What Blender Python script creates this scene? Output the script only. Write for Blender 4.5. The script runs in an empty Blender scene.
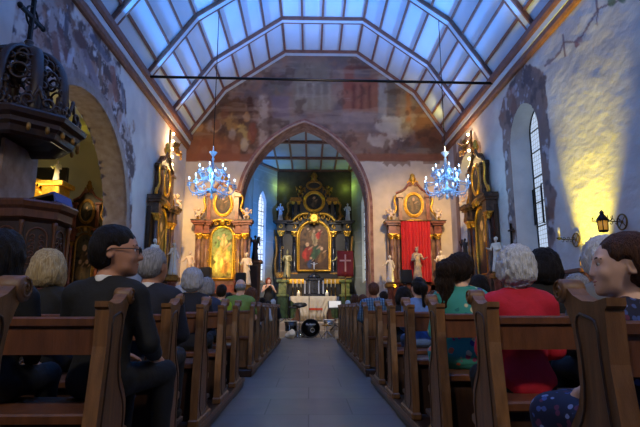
import bpy, bmesh, math, random
import numpy as np
from mathutils import Vector, Matrix, noise as mnoise

random.seed(7); np.random.seed(7)
PI = math.pi
SC = bpy.context.scene
COL = SC.collection

# ------------------------------------------------------------------ camera
FPX = 500.0
TH = math.atan(94.5 / FPX)
PS = math.atan(11 / FPX * math.cos(TH))
CAM = np.array([0.0, 0.0, 0.95])
FW = np.array([math.sin(PS) * math.cos(TH), math.cos(PS) * math.cos(TH), math.sin(TH)])
RT = np.array([math.cos(PS), -math.sin(PS), 0.0])
UP = np.cross(RT, FW)

def ray(x, y): return FW * FPX + RT * (x - 320) + UP * (213.5 - y)
def atY(x, y, Y):
    d = ray(x, y); return CAM + d * (Y - CAM[1]) / d[1]
def atX(x, y, X):
    d = ray(x, y); return CAM + d * (X - CAM[0]) / d[0]
def zat(y, Y, x=320): return float(atY(x, y, Y)[2])
def xat(x, Y, y=290): return float(atY(x, y, Y)[0])
def proj(X, Y, Z):
    vx, vy, vz = X - CAM[0], Y - CAM[1], Z - CAM[2]
    w = vx * FW[0] + vy * FW[1] + vz * FW[2]
    return (320 + FPX * (vx * RT[0] + vy * RT[1] + vz * RT[2]) / w,
            213.5 - FPX * (vx * UP[0] + vy * UP[1] + vz * UP[2]) / w)

cd = bpy.data.cameras.new('camera'); co = bpy.data.objects.new('camera', cd); COL.objects.link(co)
cd.sensor_width = 36; cd.lens = 36 * FPX / 640; cd.clip_start = 0.05; cd.clip_end = 200
co.location = CAM; co.rotation_euler = (PI / 2 + TH, 0, -PS)
SC.camera = co

# ------------------------------------------------------------------ colours
def lin(c):
    c = np.asarray(c, dtype=float)
    return np.where(c <= 0.04045, c / 12.92, ((c + 0.055) / 1.055) ** 2.4)
def rgb(r, g, b): return tuple(lin(np.array([r, g, b]) / 255.0))

# ------------------------------------------------------------------ materials
MATS = {}
def mat(name, color, rough=0.6, metal=0.0, spec=0.5, var=0.0, scale=6.0, bump=0.0, bscale=30.0, stretch=(1, 1, 1),
        color2=None, emit=None, estr=0.0, coat=0.0, attr=False, alpha=None, trans=0.0, detail=6, sheen=0.0):
    if name in MATS: return MATS[name]
    m = bpy.data.materials.new(name); m.use_nodes = True
    nt = m.node_tree; n = nt.nodes; l = nt.links
    b = n['Principled BSDF']
    col = (*color, 1)
    b.inputs['Base Color'].default_value = col
    b.inputs['Roughness'].default_value = rough
    b.inputs['Metallic'].default_value = metal
    b.inputs['Specular IOR Level'].default_value = spec
    if coat: b.inputs['Coat Weight'].default_value = coat
    if trans: b.inputs['Transmission Weight'].default_value = trans
    if sheen: b.inputs['Sheen Weight'].default_value = sheen
    tc = n.new('ShaderNodeTexCoord'); mp = n.new('ShaderNodeMapping')
    mp.inputs['Scale'].default_value = stretch
    l.new(tc.outputs['Object'], mp.inputs['Vector'])
    src = None
    if attr:
        a = n.new('ShaderNodeAttribute'); a.attribute_name = 'Col'; src = a.outputs['Color']
    if var > 0 or color2 is not None:
        nz = n.new('ShaderNodeTexNoise'); nz.inputs['Scale'].default_value = scale; nz.inputs['Detail'].default_value = detail
        l.new(mp.outputs['Vector'], nz.inputs['Vector'])
        rp = n.new('ShaderNodeValToRGB'); l.new(nz.outputs['Fac'], rp.inputs['Fac'])
        rp.color_ramp.elements[0].position = 0.32; rp.color_ramp.elements[1].position = 0.68
        if attr:
            rp.color_ramp.elements[0].color = (1 - var, 1 - var, 1 - var, 1); rp.color_ramp.elements[1].color = (1 + var, 1 + var, 1 + var, 1)
            mx = n.new('ShaderNodeMix'); mx.data_type = 'RGBA'; mx.blend_type = 'MULTIPLY'; mx.inputs[0].default_value = 1
            l.new(src, mx.inputs[6]); l.new(rp.outputs['Color'], mx.inputs[7]); src = mx.outputs[2]
        else:
            c2 = color2 if color2 is not None else tuple(min(1, x * (1 + var)) for x in color)
            c1 = color if color2 is not None else tuple(x * (1 - var) for x in color)
            rp.color_ramp.elements[0].color = (*c1, 1); rp.color_ramp.elements[1].color = (*c2, 1)
            src = rp.outputs['Color']
    if src is not None: l.new(src, b.inputs['Base Color'])
    if bump > 0:
        nb = n.new('ShaderNodeTexNoise'); nb.inputs['Scale'].default_value = bscale; nb.inputs['Detail'].default_value = 5
        l.new(mp.outputs['Vector'], nb.inputs['Vector'])
        bp = n.new('ShaderNodeBump'); bp.inputs['Strength'].default_value = min(1, bump); bp.inputs['Distance'].default_value = 0.02 * max(1, bump)
        l.new(nb.outputs['Fac'], bp.inputs['Height']); l.new(bp.outputs['Normal'], b.inputs['Normal'])
    if emit is not None:
        b.inputs['Emission Color'].default_value = (*emit, 1); b.inputs['Emission Strength'].default_value = estr
    MATS[name] = m
    return m

# ------------------------------------------------------------------ object bookkeeping
def clean(n): return n
def tag(o, label=None, cat=None, group=None, kind=None):
    if label: o['label'] = label
    if cat: o['category'] = cat
    if group: o['group'] = group
    if kind: o['kind'] = kind
    return o
def empty(name, loc=(0, 0, 0), rz=0.0, label=None, cat=None, group=None):
    o = bpy.data.objects.new(name, None); COL.objects.link(o)
    o.empty_display_size = 0.1
    o.location = tuple(float(v) for v in loc); o.rotation_euler = (0, 0, rz)
    return tag(o, label, cat, group)
def copy_tree(o, parent=None):
    c = o.copy(); COL.objects.link(c)
    if parent is not None: c.parent = parent
    for ch in list(o.children): copy_tree(ch, c)
    return c
def mesh_obj(name, verts, faces, mats, parent=None, smooth=False, mi=None, cols=None, autos=None):
    me = bpy.data.meshes.new(name)
    me.from_pydata([tuple(map(float, v)) for v in verts], [], faces)
    for m in (mats if isinstance(mats, (list, tuple)) else [mats]): me.materials.append(m)
    if mi is not None: me.polygons.foreach_set('material_index', mi)
    if smooth: me.polygons.foreach_set('use_smooth', [True] * len(me.polygons))
    if cols is not None:
        ca = me.color_attributes.new('Col', 'FLOAT_COLOR', 'POINT')
        c4 = np.ones((len(verts), 4), dtype=np.float32); c4[:, :3] = cols
        ca.data.foreach_set('color', c4.ravel())
    me.update()
    o = bpy.data.objects.new(name, me); COL.objects.link(o)
    if parent is not None: o.parent = parent
    if autos:
        pass
    return o

class MB:
    """collects shapes, then links them as ONE mesh object"""
    def __init__(s): s.v = []; s.f = []; s.mi = []; s.sm = []
    def add(s, vs, fs, mi=0, sm=False, M=None):
        b = len(s.v)
        if M is not None: vs = [M @ Vector(v) for v in vs]
        s.v += [tuple(v) for v in vs]
        for f in fs:
            s.f.append(tuple(b + i for i in f)); s.mi.append(mi); s.sm.append(sm)
        return s
    def box(s, x0, x1, y0, y1, z0, z1, mi=0, bev=0.0, M=None):
        if bev > 0:
            bm = bmesh.new(); bmesh.ops.create_cube(bm, size=1)
            for v in bm.verts: v.co = Vector(((x0 + x1) / 2 + v.co.x * (x1 - x0), (y0 + y1) / 2 + v.co.y * (y1 - y0), (z0 + z1) / 2 + v.co.z * (z1 - z0)))
            bmesh.ops.bevel(bm, geom=bm.edges[:], offset=bev, segments=1, affect='EDGES')
            bm.verts.index_update()
            s.add([v.co.copy() for v in bm.verts], [[v.index for v in f.verts] for f in bm.faces], mi, False, M); bm.free(); return s
        vs = [(x, y, z) for x in (x0, x1) for y in (y0, y1) for z in (z0, z1)]
        fs = [(0, 1, 3, 2), (4, 6, 7, 5), (0, 4, 5, 1), (2, 3, 7, 6), (0, 2, 6, 4), (1, 5, 7, 3)]
        return s.add(vs, fs, mi, False, M)
    def lathe(s, prof, n=16, c=(0, 0, 0), mi=0, M=None, sm=True, a0=0.0, sx=1.0, sy=1.0, cap=True):
        """prof: list of (r, z)"""
        vs = []; fs = []
        for r, z in prof:
            for k in range(n):
                a = a0 + 2 * PI * k / n
                vs.append((c[0] + r * math.cos(a) * sx, c[1] + r * math.sin(a) * sy, c[2] + z))
        m = len(prof)
        for i in range(m - 1):
            for k in range(n):
                fs.append((i * n + k, i * n + (k + 1) % n, (i + 1) * n + (k + 1) % n, (i + 1) * n + k))
        if cap and prof[0][0] > 1e-6: fs.append(tuple(range(n - 1, -1, -1)))
        if cap and prof[-1][0] > 1e-6: fs.append(tuple((m - 1) * n + k for k in range(n)))
        return s.add(vs, fs, mi, sm, M)
    def tube(s, pts, r, n=8, mi=0, M=None, closed=False, flat=None):
        """swept tube; r number or list; flat=(a,b) scales the section"""
        P = [Vector(p) for p in pts]; k = len(P)
        if k < 2: return s
        R = r if isinstance(r, (list, tuple)) else [r] * k
        up = Vector((0.13, 0.31, 0.94)).normalized(); vs = []; fs = []
        prev = None
        for i in range(k):
            if closed: t = (P[(i + 1) % k] - P[i - 1])
            else: t = P[min(i + 1, k - 1)] - P[max(i - 1, 0)]
            if t.length < 1e-9: t = Vector((0, 0, 1))
            t.normalize()
            if prev is None:
                a = up.cross(t)
                if a.length < 1e-3: a = Vector((1, 0, 0)).cross(t)
                a.normalize()
            else:
                a = prev - t * prev.dot(t)
                if a.length < 1e-6: a = up.cross(t)
                a.normalize()
            prev = a; b = t.cross(a)
            fa, fb = flat if flat else (1, 1)
            for j in range(n):
                an = 2 * PI * j / n
                vs.append(P[i] + a * (R[i] * fa * math.cos(an)) + b * (R[i] * fb * math.sin(an)))
        rng = k if closed else k - 1
        for i in range(rng):
            i2 = (i + 1) % k
            for j in range(n):
                fs.append((i * n + j, i * n + (j + 1) % n, i2 * n + (j + 1) % n, i2 * n + j))
        if not closed:
            fs.append(tuple(range(n - 1, -1, -1))); fs.append(tuple((k - 1) * n + j for j in range(n)))
        return s.add(vs, fs, mi, True, M)
    def prism(s, poly, t0, t1, axis='y', mi=0, M=None, sm=False):
        """poly: 2-D outline; axis 'x': (y,z) outline along x; 'y': (x,z) along y; 'z': (x,y) along z"""
        n = len(poly)
        def p(a, b, t):
            return {'x': (t, a, b), 'y': (a, t, b), 'z': (a, b, t)}[axis]
        vs = [p(a, b, t0) for a, b in poly] + [p(a, b, t1) for a, b in poly]
        fs = [(i, (i + 1) % n, n + (i + 1) % n, n + i) for i in range(n)]
        area = sum(poly[i][0] * poly[(i + 1) % n][1] - poly[(i + 1) % n][0] * poly[i][1] for i in range(n))
        fs.append(tuple(range(n))); fs.append(tuple(range(2 * n - 1, n - 1, -1)))
        return s.add(vs, fs, mi, sm, M)
    def ell(s, c, r, n=10, m=7, mi=0, M=None):
        r = r if isinstance(r, (tuple, list)) else (r, r, r)
        prof = []
        vs = [(c[0], c[1], c[2] - r[2])]; fs = []
        for i in range(1, m):
            ph = -PI / 2 + PI * i / m
            for k in range(n):
                a = 2 * PI * k / n
                vs.append((c[0] + r[0] * math.cos(ph) * math.cos(a), c[1] + r[1] * math.cos(ph) * math.sin(a), c[2] + r[2] * math.sin(ph)))
        vs.append((c[0], c[1], c[2] + r[2])); L = len(vs) - 1
        for k in range(n): fs.append((0, 1 + (k + 1) % n, 1 + k))
        for i in range(m - 2):
            for k in range(n):
                a = 1 + i * n + k; b = 1 + i * n + (k + 1) % n
                fs.append((a, b, b + n, a + n))
        for k in range(n): fs.append((L, L - n + k, L - n + (k + 1) % n))
        return s.add(vs, fs, mi, True, M)
    def build(s, name, mats, parent=None, loc=None, rz=None):
        o = mesh_obj(name, s.v, s.f, mats, parent, mi=s.mi)
        o.data.polygons.foreach_set('use_smooth', s.sm)
        bm = bmesh.new(); bm.from_mesh(o.data); bmesh.ops.recalc_face_normals(bm, faces=bm.faces); bm.to_mesh(o.data); bm.free()
        if loc is not None: o.location = tuple(float(v) for v in loc)
        if rz is not None: o.rotation_euler = (0, 0, rz)
        return o

def spiral(c, r0, r1, a0, a1, n, plane='xz', t=0.0):
    out = []
    for i in range(n):
        k = i / (n - 1); a = a0 + (a1 - a0) * k; r = r0 + (r1 - r0) * k
        u, v = c[0] + r * math.cos(a), c[1] + r * math.sin(a)
        out.append({'xz': (u, t, v), 'yz': (t, u, v), 'xy': (u, v, t)}[plane])
    return out
def smoothpoly(pts, it=2, closed=False):
    P = [Vector(p) for p in pts]
    for _ in range(it):
        Q = []
        n = len(P)
        rng = n if closed else n - 1
        if not closed: Q.append(P[0])
        for i in range(rng):
            a, b = P[i], P[(i + 1) % n]
            Q.append(a * 0.75 + b * 0.25); Q.append(a * 0.25 + b * 0.75)
        if not closed: Q.append(P[-1])
        P = Q
    return [tuple(p) for p in P]

# ------------------------------------------------------------------ 2-D noise for painted surfaces
def _hash(ix, iy, s):
    h = (ix.astype(np.int64) * 374761393 + iy.astype(np.int64) * 668265263 + s * 1274126177) & 0xFFFFFFFF
    h = ((h ^ (h >> 13)) * 1274126177) & 0xFFFFFFFF
    return ((h ^ (h >> 16)) & 0xFFFF) / 65535.0
def vnoise(x, y, s=0):
    x = np.asarray(x, dtype=float); y = np.asarray(y, dtype=float)
    ix = np.floor(x); iy = np.floor(y); fx = x - ix; fy = y - iy
    fx = fx * fx * (3 - 2 * fx); fy = fy * fy * (3 - 2 * fy)
    a = _hash(ix, iy, s); b = _hash(ix + 1, iy, s); c = _hash(ix, iy + 1, s); d = _hash(ix + 1, iy + 1, s)
    return a * (1 - fx) * (1 - fy) + b * fx * (1 - fy) + c * (1 - fx) * fy + d * fx * fy
def fbm(x, y, s=0, o=4):
    t = 0; a = 0.5; w = 0
    for i in range(o):
        t = t + a * vnoise(x * 2 ** i, y * 2 ** i, s + i * 17); w += a; a *= 0.55
    return t / w
def sstep(a, b, x):
    t = np.clip((x - a) / (b - a + 1e-12), 0, 1); return t * t * (3 - 2 * t)
def mixc(c, c2, k):
    k = np.clip(np.asarray(k), 0, 1)[..., None]; return c * (1 - k) + np.asarray(c2) * k
def C8(r, g, b): return np.array([r, g, b]) / 255.0

def painted_grid(name, P0, U, V, lu, lv, res, material, colfn, mask=None, parent=None, thick=None):
    """a grid surface with its painted colours per vertex (colfn gets u, v in metres, gives sRGB)"""
    P0 = np.array(P0, float); U = np.array(U, float); V = np.array(V, float)
    nu = max(1, int(round(lu / res))); nv = max(1, int(round(lv / res)))
    us = np.linspace(0, lu, nu + 1); vs = np.linspace(0, lv, nv + 1)
    uu, vv = np.meshgrid(us, vs, indexing='ij')
    pts = P0 + uu[..., None] * U + vv[..., None] * V
    cols = lin(np.clip(colfn(uu, vv, pts), 0, 1)).reshape(-1, 3)
    idx = np.arange((nu + 1) * (nv + 1)).reshape(nu + 1, nv + 1)
    q = np.stack([idx[:-1, :-1], idx[1:, :-1], idx[1:, 1:], idx[:-1, 1:]], -1).reshape(-1, 4)
    if mask is not None:
        uc = (uu[:-1, :-1] + uu[1:, 1:]) / 2; vc = (vv[:-1, :-1] + vv[1:, 1:]) / 2
        q = q[mask(uc, vc).reshape(-1)]
    pts = pts.reshape(-1, 3)
    used = np.unique(q); rm = -np.ones(len(pts), int); rm[used] = np.arange(len(used))
    return mesh_obj(name, pts[used], rm[q].tolist(), material, parent, cols=cols[used])

# ------------------------------------------------------------------ SDF modelling for organic shapes
class SDF:
    def __init__(s): s.p = []
    def rc(s, a, b, ra, rb, k=0.03, op='u'):            # round cone
        s.p.append(('rc', np.array(a, float), np.array(b, float), ra, rb, k, op)); return s
    def el(s, c, r, k=0.03, op='u', R=None):            # ellipsoid, R = 3x3 rotation (local -> world)
        r = r if isinstance(r, (tuple, list)) else (r, r, r)
        s.p.append(('el', np.array(c, float), np.array(r, float), None if R is None else np.array(R, float), 0, k, op)); return s
    def cut(s, pt, nrm, k=0.005):                       # keep the side opposite to nrm
        n = np.array(nrm, float); n /= np.linalg.norm(n)
        s.p.append(('pl', np.array(pt, float), n, 0, 0, k, 'i')); return s
    def turn(s, i0, piv, R):
        """rotate the prims from index i0 about piv by the 3x3 R"""
        piv = np.array(piv, float); R = np.array(R, float)
        for i in range(i0, len(s.p)):
            t = list(s.p[i])
            if t[0] == 'rc': t[1] = piv + R @ (t[1] - piv); t[2] = piv + R @ (t[2] - piv)
            elif t[0] == 'el':
                t[1] = piv + R @ (t[1] - piv); t[3] = R if t[3] is None else R @ t[3]
            elif t[0] == 'pl': t[1] = piv + R @ (t[1] - piv); t[2] = R @ t[2]
            s.p[i] = tuple(t)
        return s
    def bounds(s):
        lo = np.full(3, 1e9); hi = np.full(3, -1e9)
        for t in s.p:
            if t[6] != 'u': continue
            if t[0] == 'rc':
                l = np.minimum(t[1] - t[3], t[2] - t[4]); h = np.maximum(t[1] + t[3], t[2] + t[4])
            else:
                m = t[2].max() if t[3] is not None else t[2]
                l = t[1] - m; h = t[1] + m
            lo = np.minimum(lo, l); hi = np.maximum(hi, h)
        return lo, hi
    def mesh(s, h=0.012, smooth=1):
        lo, hi = s.bounds(); lo = lo - 3.3 * h; hi = hi + 3.3 * h
        n = np.ceil((hi - lo) / h).astype(int) + 1
        D = np.full(n, 0.5, dtype=np.float32)
        ax = [lo[i] + h * np.arange(n[i]) for i in range(3)]
        for t in s.p:
            kind, k, op = t[0], max(t[5], 1e-4), t[6]
            if kind == 'rc':
                l = np.minimum(t[1] - t[3], t[2] - t[4]); u = np.maximum(t[1] + t[3], t[2] + t[4])
            elif kind == 'el':
                m = t[2].max() if t[3] is not None else t[2]
                l = t[1] - m; u = t[1] + m
            else: l, u = lo, hi
            mg = k + 3 * h
            i0 = np.clip(np.floor((l - mg - lo) / h).astype(int), 0, n - 1); i1 = np.clip(np.ceil((u + mg - lo) / h).astype(int) + 1, 1, n)
            if np.any(i1 <= i0): continue
            X, Y, Z = np.meshgrid(ax[0][i0[0]:i1[0]], ax[1][i0[1]:i1[1]], ax[2][i0[2]:i1[2]], indexing='ij', sparse=True)
            sl = (slice(i0[0], i1[0]), slice(i0[1], i1[1]), slice(i0[2], i1[2]))
            if kind == 'rc':
                a, b, ra, rb = t[1], t[2], t[3], t[4]
                ba = b - a; L2 = max(1e-12, ba @ ba)
                px, py, pz = X - a[0], Y - a[1], Z - a[2]
                tt = np.clip((px * ba[0] + py * ba[1] + pz * ba[2]) / L2, 0, 1)
                d = np.sqrt((px - ba[0] * tt) ** 2 + (py - ba[1] * tt) ** 2 + (pz - ba[2] * tt) ** 2) - (ra + (rb - ra) * tt)
            elif kind == 'el':
                c, r, R = t[1], t[2], t[3]
                px, py, pz = X - c[0], Y - c[1], Z - c[2]
                if R is not None:
                    px, py, pz = (px * R[0, 0] + py * R[1, 0] + pz * R[2, 0], px * R[0, 1] + py * R[1, 1] + pz * R[2, 1], px * R[0, 2] + py * R[1, 2] + pz * R[2, 2])
                k0 = np.sqrt((px / r[0]) ** 2 + (py / r[1]) ** 2 + (pz / r[2]) ** 2)
                k1 = np.sqrt((px / r[0] ** 2) ** 2 + (py / r[1] ** 2) ** 2 + (pz / r[2] ** 2) ** 2)
                d = k0 * (k0 - 1) / np.maximum(k1, 1e-6)
            else:
                d = (X - t[1][0]) * t[2][0] + (Y - t[1][1]) * t[2][1] + (Z - t[1][2]) * t[2][2]
            d = d.astype(np.float32); o = D[sl]
            if op == 'u':
                hh = np.maximum(k - np.abs(o - d), 0) / k; D[sl] = np.minimum(o, d) - hh * hh * k * 0.25
            elif op == 's':
                hh = np.maximum(k - np.abs(o + d), 0) / k; D[sl] = np.maximum(o, -d) + hh * hh * k * 0.25
            else:
                hh = np.maximum(k - np.abs(o - d), 0) / k; D[sl] = np.maximum(o, d) + hh * hh * k * 0.25
        D[0], D[-1], D[:, 0], D[:, -1], D[:, :, 0], D[:, :, -1] = 1, 1, 1, 1, 1, 1
        return surfnet(D, lo, h, smooth)
def surfnet(D, org, h, smooth=1):
    S = D < 0
    nx, ny, nz = D.shape
    offs = [(i, j, k) for i in (0, 1) for j in (0, 1) for k in (0, 1)]
    cnt = np.zeros((nx - 1, ny - 1, nz - 1), np.int8)
    for i, j, k in offs: cnt += S[i:nx - 1 + i, j:ny - 1 + j, k:nz - 1 + k]
    act = (cnt > 0) & (cnt < 8)
    ii = np.argwhere(act)
    if len(ii) == 0: return np.zeros((0, 3)), []
    idx = -np.ones(act.shape, np.int64); idx[act] = np.arange(len(ii))
    acc = np.zeros((len(ii), 3)); num = np.zeros(len(ii))
    for a in offs:
        for d in range(3):
            if a[d]: continue
            b = list(a); b[d] = 1
            da = D[ii[:, 0] + a[0], ii[:, 1] + a[1], ii[:, 2] + a[2]]; db = D[ii[:, 0] + b[0], ii[:, 1] + b[1], ii[:, 2] + b[2]]
            m = (da < 0) != (db < 0)
            t = np.where(m, da / np.where(m, da - db, 1), 0)
            p = np.tile(np.array(a, float), (len(ii), 1)); p[:, d] += t
            acc[m] += p[m]; num[m] += 1
    v = (ii + acc / num[:, None]) * h + org
    F = []
    for d in range(3):
        e1, e2 = [(1, 2), (2, 0), (0, 1)][d]
        sa = [slice(None)] * 3; sb = [slice(None)] * 3; sa[d] = slice(0, -1); sb[d] = slice(1, None)
        a = S[tuple(sa)]; b = S[tuple(sb)]
        ch = np.argwhere(a != b)
        inside = a[ch[:, 0], ch[:, 1], ch[:, 2]]
        ok = (ch[:, e1] > 0) & (ch[:, e2] > 0); ch = ch[ok]; inside = inside[ok]
        def g(o1, o2):
            c = ch.copy(); c[:, e1] -= o1; c[:, e2] -= o2
            c = np.minimum(c, np.array(idx.shape) - 1)
            return idx[c[:, 0], c[:, 1], c[:, 2]]
        q = np.stack([g(1, 1), g(0, 1), g(0, 0), g(1, 0)], 1)
        q[~inside] = q[~inside][:, ::-1]
        F.append(q[(q >= 0).all(1)])
    F = np.concatenate(F)
    for _ in range(smooth):
        s = np.zeros_like(v); c = np.zeros(len(v))
        for i in range(4):
            np.add.at(s, F[:, i], v[F[:, (i + 1) % 4]]); np.add.at(c, F[:, i], 1)
            np.add.at(s, F[:, i], v[F[:, (i + 3) % 4]]); np.add.at(c, F[:, i], 1)
        v = v * 0.5 + 0.5 * s / c[:, None]
    return v, F.tolist()
def sdf_obj(sd, name, material, parent=None, h=0.012, smooth=1, disp=0.0, dscale=30.0, dst=(1, 1, 1), loc=None, cols=None):
    v, f = sd.mesh(h, smooth)
    if disp > 0 and len(v):
        cen = v.mean(0)
        for i in range(len(v)):
            p = v[i]; nz = mnoise.noise(Vector((p[0] * dscale * dst[0], p[1] * dscale * dst[1], p[2] * dscale * dst[2])))
            d = p - cen; d = d / (np.linalg.norm(d) + 1e-9); v[i] = p + d * nz * disp
    o = mesh_obj(name, v, f, material, parent, smooth=True, cols=None if cols is None else cols(v))
    if loc is not None: o.location = tuple(float(x) for x in loc)
    return o
def rotz(a): c, s = math.cos(a), math.sin(a); return np.array([[c, -s, 0], [s, c, 0], [0, 0, 1.0]])
def rotx(a): c, s = math.cos(a), math.sin(a); return np.array([[1.0, 0, 0], [0, c, -s], [0, s, c]])
def roty(a): c, s = math.cos(a), math.sin(a); return np.array([[c, 0, s], [0, 1.0, 0], [-s, 0, c]])
# ================================================================== materials of the place
M = {}
M['wood'] = mat('oak', rgb(112, 76, 42), 0.42, var=0.35, scale=5, stretch=(7, 7, 0.8), bump=0.15, bscale=60)
M['woodd'] = mat('dark_oak', rgb(52, 32, 20), 0.4, var=0.3, scale=6, stretch=(6, 6, 1), bump=0.15, bscale=50)
M['woodr'] = mat('red_brown_wood', rgb(92, 54, 30), 0.4, var=0.3, scale=5, stretch=(5, 5, 1), bump=0.1)
M['beam'] = mat('beam_brown', rgb(128, 84, 70), 0.6, var=0.2, scale=8)
M['white'] = mat('white_paint', rgb(196, 200, 208), 0.6, var=0.05, scale=3)
M['panel'] = mat('ceiling_white', rgb(205, 210, 218), 0.65, var=0.06, scale=0.8)
M['gold'] = mat('gilding', rgb(226, 172, 66), 0.32, metal=0.85, var=0.25, scale=18, bump=0.3, bscale=70)
M['goldd'] = mat('dull_gilding', rgb(150, 108, 50), 0.42, metal=0.7, var=0.35, scale=14, bump=0.4, bscale=60)
M['marb'] = mat('brown_marble', rgb(92, 60, 46), 0.3, color2=rgb(150, 112, 90), scale=5, bump=0.05, detail=9)
M['marbr'] = mat('red_marble', rgb(100, 46, 34), 0.3, color2=rgb(156, 92, 72), scale=7, detail=9)
M['marbg'] = mat('green_marble', rgb(24, 40, 22), 0.3, color2=rgb(64, 88, 46), scale=6, detail=9)
M['marbb'] = mat('black_marble', rgb(20, 22, 28), 0.25, color2=rgb(46, 48, 60), scale=6, detail=9)
M['marbk'] = mat('dark_brown_marble', rgb(44, 30, 24), 0.3, color2=rgb(104, 78, 62), scale=6, detail=9)
M['marbc'] = mat('cream_marble', rgb(196, 172, 140), 0.4, color2=rgb(226, 206, 178), scale=4, detail=8)
M['blackw'] = mat('black_lacquer', rgb(26, 21, 18), 0.4, var=0.3, scale=6)
M['stone'] = mat('grey_stone', rgb(150, 146, 140), 0.75, var=0.15, scale=4, bump=0.25, bscale=25)
M['stonep'] = mat('pink_stone', rgb(118, 74, 66), 0.7, color2=rgb(160, 118, 104), scale=5, bump=0.25, bscale=25)
M['stonel'] = mat('painted_stone', rgb(142, 118, 108), 0.75, color2=rgb(170, 150, 142), scale=6, bump=0.3, bscale=22)
M['iron'] = mat('wrought_iron', rgb(24, 22, 22), 0.5, metal=0.6, bump=0.1)
M['brass'] = mat('aged_brass', rgb(120, 92, 48), 0.4, metal=0.9, var=0.2, scale=12)
M['plaster'] = mat('plaster_figure', rgb(226, 214, 196), 0.55, var=0.08, scale=9)
M['black'] = mat('black_matte', rgb(18, 18, 20), 0.55)
M['cloth_w'] = mat('white_linen', rgb(206, 190, 160), 0.8, var=0.05, scale=10, bump=0.15, bscale=12)
M['cloth_r'] = mat('crimson_cloth', rgb(190, 10, 22), 0.7, var=0.12, scale=3, sheen=0.2)
M['wine'] = mat('wine_red_cloth', rgb(104, 20, 34), 0.8, var=0.1, scale=6)
M['chrome'] = mat('chrome', rgb(190, 192, 196), 0.18, metal=1.0)
M['wax'] = mat('candle_wax', rgb(238, 228, 200), 0.5)
M['wall'] = mat('wall_plaster', (0.7, 0.7, 0.7), 0.85, attr=True, var=0.05, scale=2.2, bump=0.55, bscale=3.2)
M['wallr'] = mat('rough_plaster', (0.7, 0.7, 0.7), 0.9, attr=True, var=0.06, scale=2.0, bump=3.0, bscale=1.7, stretch=(1, 0.8, 1.3))
M['fresco'] = mat('fresco_paint', (0.5, 0.5, 0.5), 0.9, attr=True, var=0.08, scale=3.0, bump=0.12, bscale=9, spec=0.2)
M['canvas'] = mat('oil_canvas', (0.5, 0.5, 0.5), 0.5, attr=True, var=0.15, scale=9, spec=0.3)

def floor_mat():
    m = bpy.data.materials.new('stone_floor'); m.use_nodes = True
    nt = m.node_tree; n = nt.nodes; l = nt.links; b = n['Principled BSDF']
    tc = n.new('ShaderNodeTexCoord'); br = n.new('ShaderNodeTexBrick')
    mp = n.new('ShaderNodeMapping'); mp.inputs['Rotation'].default_value = (0, 0, 0); l.new(tc.outputs['Object'], mp.inputs[0])
    l.new(mp.outputs[0], br.inputs['Vector'])
    br.inputs['Scale'].default_value = 1.0; br.inputs['Mortar Size'].default_value = 0.006; br.inputs['Brick Width'].default_value = 0.8; br.inputs['Row Height'].default_value = 0.8
    br.inputs['Color1'].default_value = (*rgb(118, 112, 106), 1); br.inputs['Color2'].default_value = (*rgb(104, 100, 98), 1); br.inputs['Mortar'].default_value = (*rgb(70, 66, 62), 1)
    nz = n.new('ShaderNodeTexNoise'); nz.inputs['Scale'].default_value = 3; nz.inputs['Detail'].default_value = 8; l.new(tc.outputs['Object'], nz.inputs['Vector'])
    mx = n.new('ShaderNodeMix'); mx.data_type = 'RGBA'; mx.blend_type = 'OVERLAY'; mx.inputs[0].default_value = 0.35
    l.new(br.outputs['Color'], mx.inputs[6]); l.new(nz.outputs['Color'], mx.inputs[7])
    hs = n.new('ShaderNodeHueSaturation'); hs.inputs['Saturation'].default_value = 0.4; l.new(mx.outputs[2], hs.inputs['Color'])
    l.new(hs.outputs['Color'], b.inputs['Base Color'])
    b.inputs['Roughness'].default_value = 0.38
    bp = n.new('ShaderNodeBump'); bp.inputs['Strength'].default_value = 0.12; l.new(nz.outputs['Fac'], bp.inputs['Height']); l.new(bp.outputs['Normal'], b.inputs['Normal'])
    return m
M['floor'] = floor_mat()

def pane_mat(name, c, strength, scale=9.0):
    """daylight behind leaded quarries"""
    m = bpy.data.materials.new(name); m.use_nodes = True
    nt = m.node_tree; n = nt.nodes; l = nt.links; b = n['Principled BSDF']
    tc = n.new('ShaderNodeTexCoord'); vo = n.new('ShaderNodeTexVoronoi'); vo.feature = 'DISTANCE_TO_EDGE'; vo.inputs['Scale'].default_value = scale; vo.inputs['Randomness'].default_value = 0.15
    l.new(tc.outputs['Object'], vo.inputs['Vector'])
    rp = n.new('ShaderNodeValToRGB'); rp.color_ramp.elements[0].position = 0.03; rp.color_ramp.elements[1].position = 0.07
    rp.color_ramp.elements[0].color = (0.12, 0.14, 0.18, 1); rp.color_ramp.elements[1].color = (*c, 1)
    l.new(vo.outputs['Distance'], rp.inputs['Fac'])
    b.inputs['Base Color'].default_value = (0.1, 0.12, 0.15, 1); b.inputs['Roughness'].default_value = 0.15
    l.new(rp.outputs['Color'], b.inputs['Emission Color']); b.inputs['Emission Strength'].default_value = strength
    return m
M['pane'] = pane_mat('leaded_pane', rgb(196, 214, 240), 0.85, 9.0)
M['panec'] = pane_mat('chancel_pane', rgb(225, 238, 255), 1.3, 5.0)

# ================================================================== the shell
XL, XR, YE = -4.62, 5.25, 18.1
Y0 = -3.0
def structure(o, **k): return tag(o, kind='structure', **k)

o = MB().box(-10, 6, Y0, 17.0, -0.2, 0).build('floor', M['floor']); structure(o)
o = MB().box(XL, XR, 16.95, 17.35, -0.1, 0.2).box(XL, XR, 17.3, 28, -0.1, 0.45).build('floor_chancel', mat('warm_stone', rgb(172, 152, 126), 0.6, var=0.12, scale=3, bump=0.1)); structure(o)

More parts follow.
